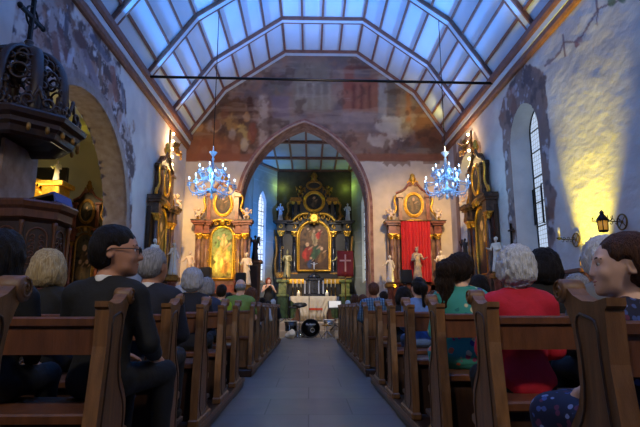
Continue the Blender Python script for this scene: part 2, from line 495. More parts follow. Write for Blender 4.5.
PLAT = 0.10
def platform(name, x0, x1, y0, y1):
    p = MB().box(x0, x1, y0, y1, 0, PLAT, bev=0.012).build(name, M['woodd']); structure(p)
    e = x0 if x0 > 0 else x1
    s = 1 if x0 > 0 else -1
    MB().box(min(e - s * 0.012, e), max(e - s * 0.012, e), y0, y1, PLAT - 0.035, PLAT + 0.006).build('edge_strip', M['wood'], p)
platform('floor_platform_1', -3.95, -0.80, -1.0, 6.45)
platform('floor_platform_2', 0.80, 4.55, -1.0, 6.75)
platform('floor_platform_3', -3.95, -0.80, 7.3, 14.6)
platform('floor_platform_4', 0.80, 4.55, 7.3, 14.6)

def roundtop(c, z0, zs, a, rise=None, n=20):
    """outline (u, z): jambs from z0 to zs, round or pointed head"""
    rise = a if rise is None else rise
    pts = [(c - a, z0), (c - a, zs)]
    if rise <= a + 1e-6:
        pts += [(c - a * math.cos(PI * i / n), zs + rise * math.sin(PI * i / n)) for i in range(1, n)]
    else:
        R = (a * a + rise * rise) / (2 * a); aa = math.atan2(rise, R - a)
        L = [(c - a + R - R * math.cos(aa * i / (n // 2)), zs + R * math.sin(aa * i / (n // 2))) for i in range(1, n // 2 + 1)]
        pts += L + [(2 * c - u, z) for u, z in L[-2::-1]]
    pts += [(c + a, zs), (c + a, z0)]
    return pts
def inside_poly(poly, u, v):
    ins = np.zeros(u.shape, bool); n = len(poly)
    for i in range(n):
        x1, y1 = poly[i]; x2, y2 = poly[(i + 1) % n]
        if y1 == y2: continue
        c = ((y1 > v) != (y2 > v)) & (u < (x2 - x1) * (v - y1) / (y2 - y1) + x1)
        ins ^= c
    return ins
def dist_poly(poly, u, v):
    d = np.full(u.shape, 1e9); n = len(poly)
    for i in range(n - 1):
        a = poly[i]; b = poly[i + 1]; dx, dy = b[0] - a[0], b[1] - a[1]; L = dx * dx + dy * dy + 1e-12
        t = np.clip(((u - a[0]) * dx + (v - a[1]) * dy) / L, 0, 1)
        d = np.minimum(d, np.hypot(u - a[0] - t * dx, v - a[1] - t * dy))
    return d
def band(outline_a, outline_b, fa, fb, mb, mi=0):
    """strip between two outlines of equal length through mapping fns"""
    n = len(outline_a)
    vs = [fa(*p) for p in outline_a] + [fb(*p) for p in outline_b]
    mb.add(vs, [(i, i + 1, n + i + 1, n + i) for i in range(n - 1)], mi, False)
    return mb
def offset_outline(pts, d):
    out = []
    for i in range(len(pts)):
        a = pts[max(i - 1, 0)]; b = pts[min(i + 1, len(pts) - 1)]
        t = np.array([b[0] - a[0], b[1] - a[1]], float); t /= (np.linalg.norm(t) + 1e-9)
        out.append((pts[i][0] - t[1] * d, pts[i][1] + t[0] * d))
    return out

# ---- wall on the pulpit side with the chapel arch
ARC = roundtop(10.05, 0.0, 2.95, 2.42, n=40)
def col_left(u, v, P):
    y, z = P[..., 1], P[..., 2]
    n1 = fbm(y * 1.2, z * 1.2, 3); n2 = fbm(y * 5, z * 5, 5)
    c = np.ones(u.shape + (3,)) * C8(214, 206, 200)
    c = mixc(c, C8(188, 178, 176), sstep(0.45, 0.75, n1) * 0.5)
    px, py = proj(XL + 0 * y, y, z)
    ang = np.arctan2(z - 2.95, y - 10.05); r = np.hypot(z - 2.95, y - 10.05) + 0.88
    w = np.where(ang > 1.2, 1.5, 0.35 + 0.75 * sstep(0.15, 1.15, ang)) * np.where(z < 2.95, 0.5, 1)
    edge = (r - 3.45) / w + (fbm(y * 2.3, z * 2.3, 11) - 0.5) * 1.5
    m = (1 - sstep(0.75, 1.0, edge)) * (y > 7.2)
    pat = fbm(y * 3.0 + 2 * n2, z * 4.0, 21); pat2 = fbm(y * 7, z * 6 + n1 * 3, 23)
    mc = np.ones_like(c) * C8(166, 146, 142)
    mc = mixc(mc, C8(84, 64, 62), sstep(0.46, 0.56, pat)); mc = mixc(mc, C8(196, 190, 196), sstep(0.56, 0.66, pat2) * 0.8)
    mc = mixc(mc, C8(70, 56, 60), sstep(0.62, 0.68, pat2 * 0.5 + pat * 0.5)); mc = mixc(mc, C8(150, 96, 72), sstep(0.58, 0.7, fbm(y * 2, z * 2, 29)) * 0.6)
    c = mixc(c, mc, m * 0.92)
    # trophies: banners, spear shafts and a plumed helmet painted over the arch
    def seg(x1, y1, x2, y2, wd):
        dx, dy = x2 - x1, y2 - y1; L = dx * dx + dy * dy
        t = np.clip(((px - x1) * dx + (py - y1) * dy) / L, 0, 1)
        return 1 - sstep(wd * 0.6, wd, np.hypot(px - x1 - t * dx, py - y1 - t * dy))
    for s_, k_ in (((67, 14, 66, 34, 2.6), C8(96, 86, 96)), ((54, 34, 60, 80, 4), C8(132, 92, 84)), ((60, 30, 68, 62, 3), C8(120, 82, 78)), ((98, 32, 101, 85, 1.6), C8(120, 96, 84)), ((77, 34, 82, 44, 6), C8(104, 72, 66)), ((92, 36, 108, 60, 3), C8(96, 92, 110)), ((112, 68, 117, 100, 3), C8(150, 98, 86)), ((72, 50, 66, 78, 3.4), C8(190, 186, 198)), ((84, 52, 96, 84, 4), C8(138, 120, 128)), ((122, 84, 124, 108, 1.6), C8(120, 118, 130))):
        c = mixc(c, k_, seg(*s_) * (0.6 + 0.4 * sstep(0.4, 0.6, pat2)) * (r > 3.5))
    ring = (r > 3.3) & (r < 3.62) & (z > 2.95)
    return mixc(c, C8(150, 132, 128), ring * 0.8)
W = painted_grid('wall_left', (XL, Y0, 0), (0, 1, 0), (0, 0, 1), YE - Y0, 6.95, 0.035, M['wall'], col_left,
                 mask=lambda u, v: ~inside_poly(ARC + [(ARC[-1][0], -1), (ARC[0][0], -1)], u + Y0, v))
structure(W)
# the soffit of the arch and its raised edge
mb = MB()
band(ARC, ARC, lambda u, z: (XL, u, z), lambda u, z: (XL - 0.56, u, z), mb)
o = mb.build('arch_soffit', M['stonel'], W)
mb = MB(); A2 = offset_outline(ARC, 0.15)
band(ARC, A2, lambda u, z: (XL + 0.035, u, z), lambda u, z: (XL + 0.035, u, z), mb)
band(A2, A2, lambda u, z: (XL + 0.035, u, z), lambda u, z: (XL - 0.02, u, z), mb)
band(ARC, ARC, lambda u, z: (XL + 0.035, u, z), lambda u, z: (XL - 0.02, u, z), mb)
mb.build('arch_moulding', M['stonel'], W)

# ---- the side chapel behind the arch
def flatc(r, g, b, amt=0.04):
    def f(u, v, P):
        c = np.ones(u.shape + (3,)) * C8(r, g, b)
        return mixc(c, C8(r * 0.82, g * 0.8, b * 0.78), sstep(0.4, 0.8, fbm(u * 0.9, v * 0.9, 41)) * 0.5)
    return f
structure(painted_grid('wall_chapel_side', (-9.6, 3.5, 0), (0, 1, 0), (0, 0, 1), 10.4, 6.2, 0.2, M['wall'], flatc(206, 200, 176)))
structure(painted_grid('wall_chapel_end', (-9.6, 13.9, 0), (1, 0, 0), (0, 0, 1), 4.45, 6.2, 0.1, M['wall'], flatc(206, 200, 176)))
structure(painted_grid('wall_chapel_entrance', (-9.6, 3.5, 0), (1, 0, 0), (0, 0, 1), 4.45, 6.2, 0.4, M['wall'], flatc(206, 200, 176)))
structure(painted_grid('wall_chapel_inner', (XL - 0.55, 3.5, 0), (0, 1, 0), (0, 0, 1), 10.4, 6.2, 0.1, M['wall'], flatc(206, 200, 176),
          mask=lambda u, v: ~inside_poly(ARC + [(ARC[-1][0], -1), (ARC[0][0], -1)], u + 3.5, v)))
structure(painted_grid('ceiling_chapel', (-9.6, 3.5, 6.15), (1, 0, 0), (0, 1, 0), 4.42, 10.4, 0.3, M['wall'], flatc(206, 200, 176)))

# ---- wall on the window side
WF = [roundtop(11.62, 1.95, 5.05, 0.80, 0.88), roundtop(16.0, 1.95, 5.0, 1.02, 1.05)]
WG = [roundtop(11.80, 2.35, 5.35, 0.50, 0.62), roundtop(16.1, 2.35, 5.35, 0.5, 0.62)]
VINE = [[(640, -12), (615, 2), (598, 9), (590, 22), (582, 36), (575, 42), (565, 42), (560, 52), (550, 62), (545, 66)], [(598, 9), (597, 24)], [(565, 42), (565, 56)], [(565, 42), (563, 35)], [(596, -4), (597, 9)]]
def col_right(u, v, P):
    y, z = P[..., 1], P[..., 2]
    n1 = fbm(y * 1.1, z * 1.1, 53); n2 = fbm(y * 4, z * 4, 55)
    c = np.ones(u.shape + (3,)) * C8(206, 200, 194)
    c = mixc(c, C8(172, 164, 164), sstep(0.45, 0.75, n1) * 0.5)
    px, py = proj(XR + 0 * y, y, z)
    for k, wf in enumerate(WF):
        d = dist_poly(wf, y, z)
        lim = 0.26 + 0.5 * (fbm(y * 2.1, z * 2.1, 61 + k) - 0.42) + 0.5 * sstep(5.0, 6.2, z) + (0.12 if k == 0 else -0.14)
        m = 1 - sstep(lim - 0.04, lim + 0.03, d)
        mc = np.ones_like(c) * C8(122, 98, 92)
        mc = mixc(mc, C8(84, 68, 68), sstep(0.5, 0.64, fbm(y * 3, z * 3, 71))); mc = mixc(mc, C8(172, 166, 172), sstep(0.6, 0.72, n2))
        mc = mixc(mc, C8(136, 84, 64), sstep(0.62, 0.8, fbm(y * 2, z * 2, 73)) * 0.6)
        c = mixc(c, mc, m * 0.9)
    c = mixc(c, C8(128, 98, 84), sstep(17.0, 17.06, y) * (1 - sstep(17.4, 17.46, y)) * 0.7)
    for pl in VINE:
        d = dist_poly(pl, px + (fbm(y * 3, z * 3, 81) - 0.5) * 5, py)
        c = mixc(c, C8(112, 88, 96), (1 - sstep(0.5, 1.3, d)) * 0.8)
    for (bx, by, br, bc) in ((579, 39, 4.5, C8(156, 112, 104)), (577, 44, 3.0, C8(150, 100, 96)), (612, 2, 4.5, C8(92, 110, 84)), (548, 62, 3, C8(130, 118, 122)), (622, -2, 5, C8(84, 104, 84))):
        d = np.hypot(px - bx, py - by) / br + (n2 - 0.5) * 1.6
        c = mixc(c, bc, (1 - sstep(0.6, 1.0, d)) * 0.8)
    return c
W2 = painted_grid('wall_right', (XR, Y0, 0), (0, 1, 0), (0, 0, 1), YE - Y0, 6.95, 0.035, M['wallr'], col_right,
                  mask=lambda u, v: ~(inside_poly(WF[0], u + Y0, v) | inside_poly(WF[1], u + Y0, v)))
structure(W2)
for k in range(2):
    win = MB(); band(WF[k], WG[k], lambda u, z: (XR, u, z), lambda u, z: (XR + 0.5, u, z), win)
    a, b = WF[k], WG[k]
    win.add([(XR, a[0][0], a[0][1]), (XR, a[-1][0], a[-1][1]), (XR + .5, b[-1][0], b[-1][1]), (XR + .5, b[0][0], b[0][1])], [(0, 1, 2, 3)])
    w = win.build('window_%d' % (k + 1), mat('reveal_plaster', rgb(196, 192, 188), 0.85, var=0.08, scale=3, bump=0.2, bscale=6)); structure(w)
    pm = MB(); pm.add([(XR + 0.5, u, z) for u, z in WG[k]], [tuple(range(len(WG[k])))]); pm.build('window_pane', M['pane'], w)
    fr = MB(); fr.tube([(XR + 0.49, u, z) for u, z in WG[k]] , 0.022, 6, closed=True)
    c = (WG[k][0][0] + WG[k][-1][0]) / 2
    for z in (2.95, 3.55, 4.2, 4.85, 5.4): fr.tube([(XR + 0.485, c - 0.5, z), (XR + 0.485, c + 0.5, z)], 0.017, 6)
    fr.build('window_frame', M['iron'], w)
    ca = MB().tube([(XR + 0.44, c - 0.46, 2.98), (XR + 0.44, c + 0.02, 2.98), (XR + 0.44, c + 0.02, 3.95), (XR + 0.44, c - 0.46, 3.95)], 0.02, 6, closed=True).tube([(XR + 0.44, c + 0.5, 3.0), (XR + 0.44, c + 0.05, 3.0), (XR + 0.44, c + 0.05, 3.9), (XR + 0.44, c + 0.5, 3.9)], 0.02, 6, closed=True)
    ca.build('casement', M['iron'], w)

# ---- chancel-arch wall with its fresco
CEIL = [(XL, 7.27), (-3.28, 9.15), (-0.98, 10.74), (1.84, 10.74), (4.05, 9.1), (XR, 7.27)]
CA_C = -0.2
CARC = roundtop(CA_C, 0.0, 4.6, 2.34, 3.26, n=40)
CARO = roundtop(CA_C, 0.0, 4.6, 2.54, 3.44, n=40)
def col_east(u, v, P):
    x, z = P[..., 0], P[..., 2]
    px, py = proj(x, YE + 0 * x, z)
    n1 = fbm(x * 1.0, z * 1.0, 101); n2 = fbm(x * 3.1, z * 3.1, 103); n3 = fbm(x * 7, z * 7, 107)
    pl = np.ones(u.shape + (3,)) * C8(214, 198, 176); pl = mixc(pl, C8(198, 180, 158), sstep(0.4, 0.8, n1) * 0.4)
    f = np.ones(u.shape + (3,)) * C8(120, 100, 98)
    f = mixc(f, C8(92, 82, 92), sstep(0.4, 0.7, n1)); f = mixc(f, C8(128, 92, 80), sstep(0.5, 0.7, n2) * 0.5)
    f = mixc(f, C8(86, 92, 84), sstep(0.5, 0.75, fbm(x * 0.8, z * 0.8, 109)) * 0.5)
    def box(x0, y0, x1, y1, col, k=0.8, s=2.0):
        nonlocal f
        wob = (n3 - 0.5) * 3
        m = sstep(x0 - s, x0 + s, px + wob) * (1 - sstep(x1 - s, x1 + s, px + wob)) * sstep(y0 - s, y0 + s, py + wob) * (1 - sstep(y1 - s, y1 + s, py + wob))
        f = mixc(f, col, m * k * (0.6 + 0.6 * n2))
    def blob(cx, cy, rx, ry, col, k=0.8, rough=1.0):
        nonlocal f
        d = np.hypot((px - cx) / rx, (py - cy) / ry) + (n2 - 0.5) * rough + (n3 - 0.5) * rough * 0.6
        f = mixc(f, col, (1 - sstep(0.6, 1.0, d)) * k)
    # people crowding on the chapel side
    blob(225, 130, 50, 40, C8(84, 64, 54), 0.8); blob(205, 140, 24, 20, C8(140, 96, 62), 0.7); blob(240, 112, 14, 16, C8(96, 66, 48), 0.9)
    blob(250, 108, 5, 12, C8(70, 46, 40), 0.9); blob(232, 124, 8, 9, C8(168, 128, 70), 0.7); blob(244, 136, 9, 12, C8(172, 150, 86), 0.7)
    blob(222, 118, 7, 8, C8(150, 110, 74), 0.6); blob(214, 128, 9, 9, C8(150, 140, 150), 0.6); blob(252, 132, 6, 14, C8(128, 66, 50), 0.7)
    for i in range(16):
        rx = 196 + 62 * _hash(np.array(i), np.array(3), 5); ry = 104 + 46 * _hash(np.array(i), np.array(9), 6)
        blob(rx, ry, 4.5, 7, [C8(176, 132, 84), C8(110, 66, 50), C8(146, 140, 146), C8(80, 60, 58)][i % 4], 0.65)
    # pale pilasters, rooms and arcades of the painted architecture
    box(259, 96, 268, 146, C8(150, 140, 142), 0.8); box(269, 98, 271, 142, C8(96, 76, 80)); box(272, 96, 289, 119, C8(98, 88, 118), 0.8); box(272, 118, 300, 126, C8(118, 108, 112))
    box(292, 62, 330, 112, C8(92, 96, 92), 0.5, 5); box(296, 96, 336, 110, C8(128, 122, 112), 0.5, 4)
    for k in range(5): box(296 + k * 8, 84, 299 + k * 8, 110, C8(128, 124, 120), 0.6, 1.5)
    box(343, 78, 378, 112, C8(128, 76, 66), 0.85); box(344, 68, 354, 90, C8(120, 62, 56), 0.7); box(352, 84, 356, 110, C8(90, 52, 52)); box(360, 84, 363, 110, C8(88, 52, 52)); box(368, 84, 371, 110, C8(84, 52, 52)); box(346, 66, 374, 69, C8(96, 50, 46))
    box(342, 112, 378, 124, C8(136, 126, 140), 0.7); box(378, 76, 387, 120, C8(122, 132, 156), 0.8); box(388, 80, 396, 118, C8(86, 90, 108), 0.7)
    blob(392, 128, 16, 16, C8(162, 168, 178), 0.75); blob(384, 140, 16, 9, C8(168, 166, 172), 0.7); box(400, 96, 414, 134, C8(128, 118, 100), 0.6); box(406, 92, 411, 122, C8(156, 92, 52), 0.8)
    box(416, 98, 436, 140, C8(112, 84, 66), 0.7); blob(432, 128, 22, 30, C8(110, 72, 54), 0.8); blob(404, 132, 8, 8, C8(170, 160, 140), 0.6)
    box(330, 124, 380, 132, C8(150, 140, 152), 0.5, 3); box(310, 118, 350, 124, C8(134, 122, 128), 0.5, 3)
    # streaks of weathering
    f = mixc(f, C8(142, 132, 134), sstep(0.56, 0.72, fbm(x * 0.7, z * 5, 113)) * 0.35)
    f = mixc(f, C8(70, 52, 50), sstep(0.55, 0.7, fbm(x * 2.4, z * 2.4, 117)) * 0.45)
    edge = 161.5 + (fbm(x * 2, z * 0 + 1, 119) - 0.5) * 3
    m = 1 - sstep(edge - 0.6, edge + 0.6, py)
    lo = sstep(edge - 9, edge - 6.5, py); f = mixc(f, C8(130, 82, 68), lo * 0.75)
    f = mixc(f, C8(134, 80, 58), sstep(136, 152, py + n2 * 10) * (px < 240) * 0.7)
    g_ = f.mean(-1, keepdims=True); f = (g_ + (f - g_) * 0.75) * 1.0; f = np.clip((0.5 + (f - 0.42) * 1.3) * np.array([1.0, 0.92, 0.80]), 0.12, 1)
    c = mixc(pl, f, m)
    # painted cartouches hanging from the fresco border by the windows
    cart = ((px > 383) & (px < 410) & (py > 161) & (py < 165 + 1.5 * np.sin(px * 0.8))) | ((px > 423) & (px < 440) & (py > 161) & (py < 164))
    c = mixc(c, C8(136, 108, 90), cart * 0.7)
    return c
W3 = painted_grid('wall_east', (XL, YE, 0), (1, 0, 0), (0, 0, 1), XR - XL, 10.75, 0.035, M['fresco'], col_east,
                  mask=lambda u, v: inside_poly([(a, b) for a, b in CEIL] + [(XR, -1), (XL, -1)], u + XL, v) & ~inside_poly(CARC + [(CARC[-1][0], -1), (CARC[0][0], -1)], u + XL, v))
structure(W3)
mb = MB()
fy = YE - 0.06
band(CARC, CARO, lambda u, z: (u, fy, z), lambda u, z: (u, fy, z), mb)
band(CARO, CARO, lambda u, z: (u, fy, z), lambda u, z: (u, YE, z), mb)
band(CARC, CARC, lambda u, z: (u, fy, z), lambda u, z: (u, YE + 0.9, z), mb)
mb.build('arch_moulding', M['stonep'], W3)
mb = MB(); A3 = roundtop(CA_C, 0.0, 4.6, 2.40, 3.315, n=40)
mb.tube([(u, fy - 0.01, z) for u, z in A3], 0.035, 6)
mb.build('arch_bead', mat('pale_stone', rgb(176, 150, 134), 0.7, var=0.1), W3)

# ---- nave ceiling: boarded panels, ribs and battens
mb = MB()
n = len(CEIL)
mb.add([(x, Y0, z + 0.02) for x, z in CEIL] + [(x, YE + 0.02, z + 0.02) for x, z in CEIL], [(i, i + 1, n + i + 1, n + i) for i in range(n - 1)])
ceil = mb.build('ceiling', M['panel']); structure(ceil)
mb = MB()
for i in range(n - 1):
    a = Vector((CEIL[i][0], 0, CEIL[i][1])); b = Vector((CEIL[i + 1][0], 0, CEIL[i + 1][1]))
    k = 4 if i != 2 else 4
    d = (b - a).normalized(); nn = Vector((-d.z, 0, d.x)) * -1
    ts = [j / k for j in range(1, k)] + ([1.0] if i < n - 2 else [])
    for t in ts:
        p = a.lerp(b, t)
        q = [p + d * -0.035 + nn * 0.0, p + d * 0.035, p + d * 0.035 + nn * 0.035, p + d * -0.035 + nn * 0.035]
        vs = [Vector((v.x, Y0, v.z)) for v in q] + [Vector((v.x, YE, v.z)) for v in q]
        mb.add(vs, [(0, 1, 5, 4), (1, 2, 6, 5), (2, 3, 7, 6), (3, 0, 4, 7)])
mb.build('batten_grid', M['beam'], ceil)
def rib(y, w=0.22, name='ceiling_rib', end=False):
    r = MB(); e = MB()
    def off(d):
        out = []
        for i in range(n):
            ns = []
            for j in (i - 1, i):
                if 0 <= j < n - 1:
                    t = Vector((CEIL[j + 1][0] - CEIL[j][0], CEIL[j + 1][1] - CEIL[j][1])).normalized(); ns.append(Vector((t.y, -t.x)))
            m_ = sum(ns, Vector((0, 0))).normalized(); m_ = m_ / max(0.3, m_.dot(ns[0]))
            out.append((CEIL[i][0] + m_.x * d, CEIL[i][1] + m_.y * d))
        return out
    o0, o1 = off(0.0), off(0.09)
    def sweep(mbx, y0, y1, a, b):
        for i in range(n - 1):
            vs = []
            for yy in (y0, y1):
                for q in (a[i], a[i + 1], b[i + 1], b[i]): vs.append((q[0], yy, q[1]))
            mbx.add(vs, [(0, 1, 2, 3), (7, 6, 5, 4), (3, 2, 6, 7), (0, 4, 5, 1)])
    sweep(r, y - w / 2, y + w / 2, o0, o1)
    ob = r.build(name, M['white']); structure(ob)
    o2 = off(0.105)
    sweep(e, y - w / 2 - 0.03, y - w / 2 + 0.02, o0, o2)
    if not end: sweep(e, y + w / 2 - 0.02, y + w / 2 + 0.03, o0, o2)
    e.build('rib_edge', M['beam'], ob)
for y in (15.7, 13.1, 10.5, 7.9, 5.3, 2.7): rib(y)
rib(YE - 0.13, 0.26, 'ceiling_rib', True)
# the cornices
for s, X, nm in ((1, XL, 'trim_1'), (-1, XR, 'trim_2')):
    mb = MB()
    pr = [(0, 6.82), (0.10, 6.84), (0.12, 6.98), (0.15, 7.0), (0.15, 7.0)]
    mb.prism([(X + s * a, z) for a, z in [(-0.05, 6.80), (0.07, 6.80), (0.11, 6.85), (0.11, 6.97), (-0.05, 6.97)]], Y0, YE, 'y', 0)
    mb.prism([(X + s * a, z) for a, z in [(-0.05, 6.97), (0.13, 6.97), (0.15, 7.10), (-0.05, 7.10)]], Y0, YE, 'y', 1)
    mb.prism([(X + s * a, z) for a, z in [(-0.05, 7.10), (0.18, 7.10), (0.22, 7.17), (0.22, 7.31), (0.08, 7.38), (-0.05, 7.36)]], Y0, YE, 'y', 0)
    o = mb.build(nm, [M['beam'], M['white']]); structure(o)

# ---- chancel: stone-coloured walls, polygonal end, boarded ceiling
def col_ch(u, v, P):
    c = np.ones(u.shape + (3,)) * C8(156, 156, 150)
    row = np.floor(v / 0.62); fu = (u / 1.1 + 0.5 * (row % 2)) % 1; fv = (v / 0.62) % 1
    j = (fu < 0.03) | (fv < 0.045)
    c = mixc(c, C8(196, 196, 190), j * 0.45)
    return mixc(c, C8(120, 120, 116), sstep(0.45, 0.75, fbm(u * 1.2, v * 1.2, 131)) * 0.5)
CX0, CX1, CY1, CY2, CZ = -2.86, 3.3, 24.9, 26.7, 8.47
ex0, ex1 = -1.70, 2.24
def ch_wall(name, p0, p1, win=None):
    p0 = np.array(p0); p1 = np.array(p1); L = np.linalg.norm(p1 - p0); U = (p1 - p0) / L
    N = np.array([U[1], -U[0]])
    cx = np.array([0.25, 22.0]) - p0
    if N @ cx < 0: N = -N
    outl = None
    if win: outl = roundtop(win[0], win[1], win[2], win[3], win[4])
    w = painted_grid(name, (*p0, 0), (*U, 0), (0, 0, 1), L, CZ, 0.05, M['wall'], col_ch, mask=None if not win else (lambda u, v: ~inside_poly(outl, u, v)))
    structure(w)
    if win:
        mp = lambda d: (lambda u, z: tuple(np.append(p0 + U * u - N * d, z)))
        wm = MB(); gl = roundtop(win[0], win[1] + 0.15, win[2], win[3] * 0.86, win[4] * 0.86)
        band(outl, gl, mp(0), mp(0.16), wm)
        wo = wm.build('window_%d' % win[5], mat('reveal_plaster', (0.5, 0.5, 0.5))); structure(wo)
        g = MB(); g.add([mp(0.16)(*q) for q in gl], [tuple(range(len(gl)))]); g.build('window_pane', M['panec'], wo)
        fr = MB()
        for z in np.arange(win[1] + 0.7, win[2] + 0.3, 0.75): fr.tube([mp(0.13)(win[0] - win[3] * .86, z), mp(0.13)(win[0] + win[3] * .86, z)], 0.02, 5)
        fr.build('window_frame', M['iron'], wo)
    return w
ch_wall('wall_chancel_left', (CX0, YE + 0.85), (CX0, CY1))
ch_wall('wall_chancel_right', (CX1, YE + 0.85), (CX1, CY1))
ch_wall('wall_apse_left', (CX0, CY1), (ex0, CY2), (0.78, 2.2, 6.2, 0.33, 0.8, 3))
ch_wall('wall_apse_right', (CX1, CY1), (ex1, CY2), (0.78, 2.2, 6.2, 0.33, 0.8, 4))
ch_wall('wall_apse_end', (ex0, CY2), (ex1, CY2))
_o = MB().box(ex0 - 0.1, ex1 + 0.1, CY2 - 0.10, CY2 - 0.02, 0.45, 8.30).build('trim_4', mat('dark_boarding', rgb(58, 46, 34), 0.7, var=0.3, scale=4)); structure(_o)
mb = MB()
for s, x in ((-1, CA_C - 2.34), (1, CA_C + 2.34)):
    xo = CX0 if s < 0 else CX1
    mb.box(min(x, xo), max(x, xo), YE + 0.84, YE + 0.9, 0, CZ)
mb.build('wall_chancel_return', mat('reveal_plaster', (0.5, 0.5, 0.5))).__setitem__('kind', 'structure')
mb = MB(); mb.add([(CX0, YE + 0.1, CZ), (CX1, YE + 0.1, CZ), (CX1, CY1, CZ), (ex1, CY2, CZ), (ex0, CY2, CZ), (CX0, CY1, CZ)], [tuple(range(6))])
cc = mb.build('ceiling_chancel', mat('chancel_boards', rgb(168, 172, 176), 0.7, var=0.1, scale=1.5)); structure(cc)
mb = MB()
for y in (19.4, 21.9, 24.4): mb.box(CX0, CX1, y - 0.09, y + 0.09, CZ - 0.12, CZ - 0.004)
for k in range(8):
    x = CX0 + (k + 0.5) * (CX1 - CX0) / 8; mb.box(x - 0.045, x + 0.045, YE + 0.1, min(CY2, CY1 + max(0, min(x - CX0, CX1 - x)) * 1.55) - 0.01, CZ - 0.07, CZ - 0.006)
mb.build('beam_grid', M['beam'], cc)
mb = MB()
cpath = [(CX0, YE + 0.9), (CX0, CY1), (ex0, CY2), (ex1, CY2), (CX1, CY1), (CX1, YE + 0.9)]
for a, b in zip(cpath[:-1], cpath[1:]): mb.tube([(a[0], a[1], CZ - 0.08), (b[0], b[1], CZ - 0.08)], 0.09, 4)
structure(mb.build('trim_3', M['beam']))

# ---- panelling under the windows
mb = MB().box(XR - 0.10, XR - 0.005, 1.5, 11.0, 0.0, 1.62, bev=0.01).box(XR - 0.14, XR - 0.005, 1.5, 11.0, 1.62, 1.70, bev=0.01)
for k in range(9): mb.box(XR - 0.115, XR - 0.09, 1.65 + k * 1.03, 2.55 + k * 1.03, 0.5, 1.5, bev=0.012)
structure(mb.build('baseboard_right', M['woodr']))

# rear wall of the nave
W4 = MB().box(XL - 0.1, XR + 0.1, Y0 - 0.2, Y0, 0, 10.8).build('wall_back', mat('reveal_plaster', (0.5, 0.5, 0.5))); structure(W4)
# ================================================================== light
w = bpy.data.worlds.new('world'); SC.world = w; w.use_nodes = True
bg = w.node_tree.nodes['Background']; bg.inputs[0].default_value = (*rgb(226, 204, 180), 1); bg.inputs[1].default_value = 0.25
def light(kind, name, loc, color, energy, target=None, size=None, spot=None, blend=0.6, sy=None):
    d = bpy.data.lights.new(name, kind); d.color = color; d.energy = energy
    o = bpy.data.objects.new(name, d); COL.objects.link(o); o.location = loc
    if kind == 'AREA':
        d.size = size
        if sy: d.shape = 'RECTANGLE'; d.size_y = sy
    elif size is not None: d.shadow_soft_size = size
    if kind == 'SPOT': d.spot_size = spot; d.spot_blend = blend
    if target is not None:
        v = Vector(target) - Vector(loc); o.rotation_euler = v.to_track_quat('-Z', 'Y').to_euler()
    return o
BLUE = (0.07, 0.31, 1.0); CYAN = (0.03, 0.28, 1.0); WARM = (1.0, 0.66, 0.30); YEL = (1.0, 0.85, 0.10); GRN = (0.55, 0.9, 0.12)
WHITE = (1, 0.9, 0.78)
# colour-washed ceiling: projectors standing on both cornices
for X, sg in ((XL + 0.36, 1), (XR - 0.36, -1)):
    a = light('AREA', 'ceiling_projector', (X, 7.6, 7.47), BLUE, 680, None, 17.0, sy=0.12)
    a.rotation_euler = Vector((sg * 2.9, 0, 2.2)).to_track_quat('-Z', 'Y').to_euler(); a.data.spread = math.radians(88)
light('SPOT', 'ceiling_projector', (XR - 0.6, 16.9, 7.45), (1.0, 0.85, 0.2), 60, (XR - 1.2, 17.8, 8.6), 0.1, math.radians(100), 0.9)
# warm spots on the altars of the chancel-arch wall
light('SPOT', 'altar_spot', (-3.3, 11.5, 6.6), WARM, 2600, (-3.2, 18, 3.4), 0.1, math.radians(44), 0.9)
light('SPOT', 'altar_spot', (3.9, 11.5, 6.6), WARM, 1900, (3.7, 18, 3.6), 0.1, math.radians(44), 0.9)
light('SPOT', 'altar_spot', (-2.95, 16.7, 1.2), YEL, 330, (-3.05, 18, 3.6), 0.05, math.radians(60), 0.8)
light('SPOT', 'altar_spot', (2.9, 16.9, 1.6), YEL, 40, (3.1, 18, 3.2), 0.05, math.radians(50), 0.8)
light('SPOT', 'fresco_fill', (0.3, 10.8, 6.9), (1.0, 0.82, 0.66), 420, (0.3, 18, 8.6), 0.2, math.radians(80), 1.0)  # added fill warming the fresco, in place of spill from the altar spots
# chancel
light('SPOT', 'chancel_spot', (0.2, 19.2, 7.6), WHITE, 1800, (0.25, 25.4, 3.0), 0.1, math.radians(50), 0.8)
light('SPOT', 'chancel_spot', (-0.3, 15.5, 7.0), WHITE, 1300, (0.15, 18.2, 0.6), 0.1, math.radians(46), 0.8)
light('POINT', 'chancel_uplight', (-1.5, 26.3, 7.4), GRN, 12, size=0.1)
light('POINT', 'chancel_uplight', (2.0, 26.3, 7.4), GRN, 12, size=0.1)
light('SPOT', 'chancel_uplight', (-1.1, 21.6, 1.0), CYAN, 3600, (-2.86, 23.2, 3.4), 0.08, math.radians(78), 0.9)
light('SPOT', 'chancel_uplight', (1.9, 22.0, 1.0), (0.7, 0.95, 0.45), 120, (3.3, 24.6, 4.0), 0.08, math.radians(80), 0.8)
light('SPOT', 'chancel_uplight', (0.2, 20.2, 3.2), (0.6, 0.75, 1.0), 260, (0.2, 21.8, 8.4), 0.2, math.radians(110), 0.8)  # added cool fill for the chancel ceiling, no fitting of the church
# uplight on the window-side wall
light('SPOT', 'wall_uplight', (XR - 0.62, 9.1, 0.75), (1.0, 0.80, 0.06), 2000, (XR - 0.02, 8.95, 4.0), 0.08, math.radians(48), 1.0)
light('SPOT', 'altar_spot', (XL + 1.1, 15.7, 1.3), YEL, 260, (XL + 0.3, 15.4, 4.0), 0.05, math.radians(60), 0.8)
light('SPOT', 'altar_spot', (XR - 1.1, 15.0, 1.3), YEL, 260, (XR - 0.3, 14.9, 4.0), 0.05, math.radians(60), 0.8)
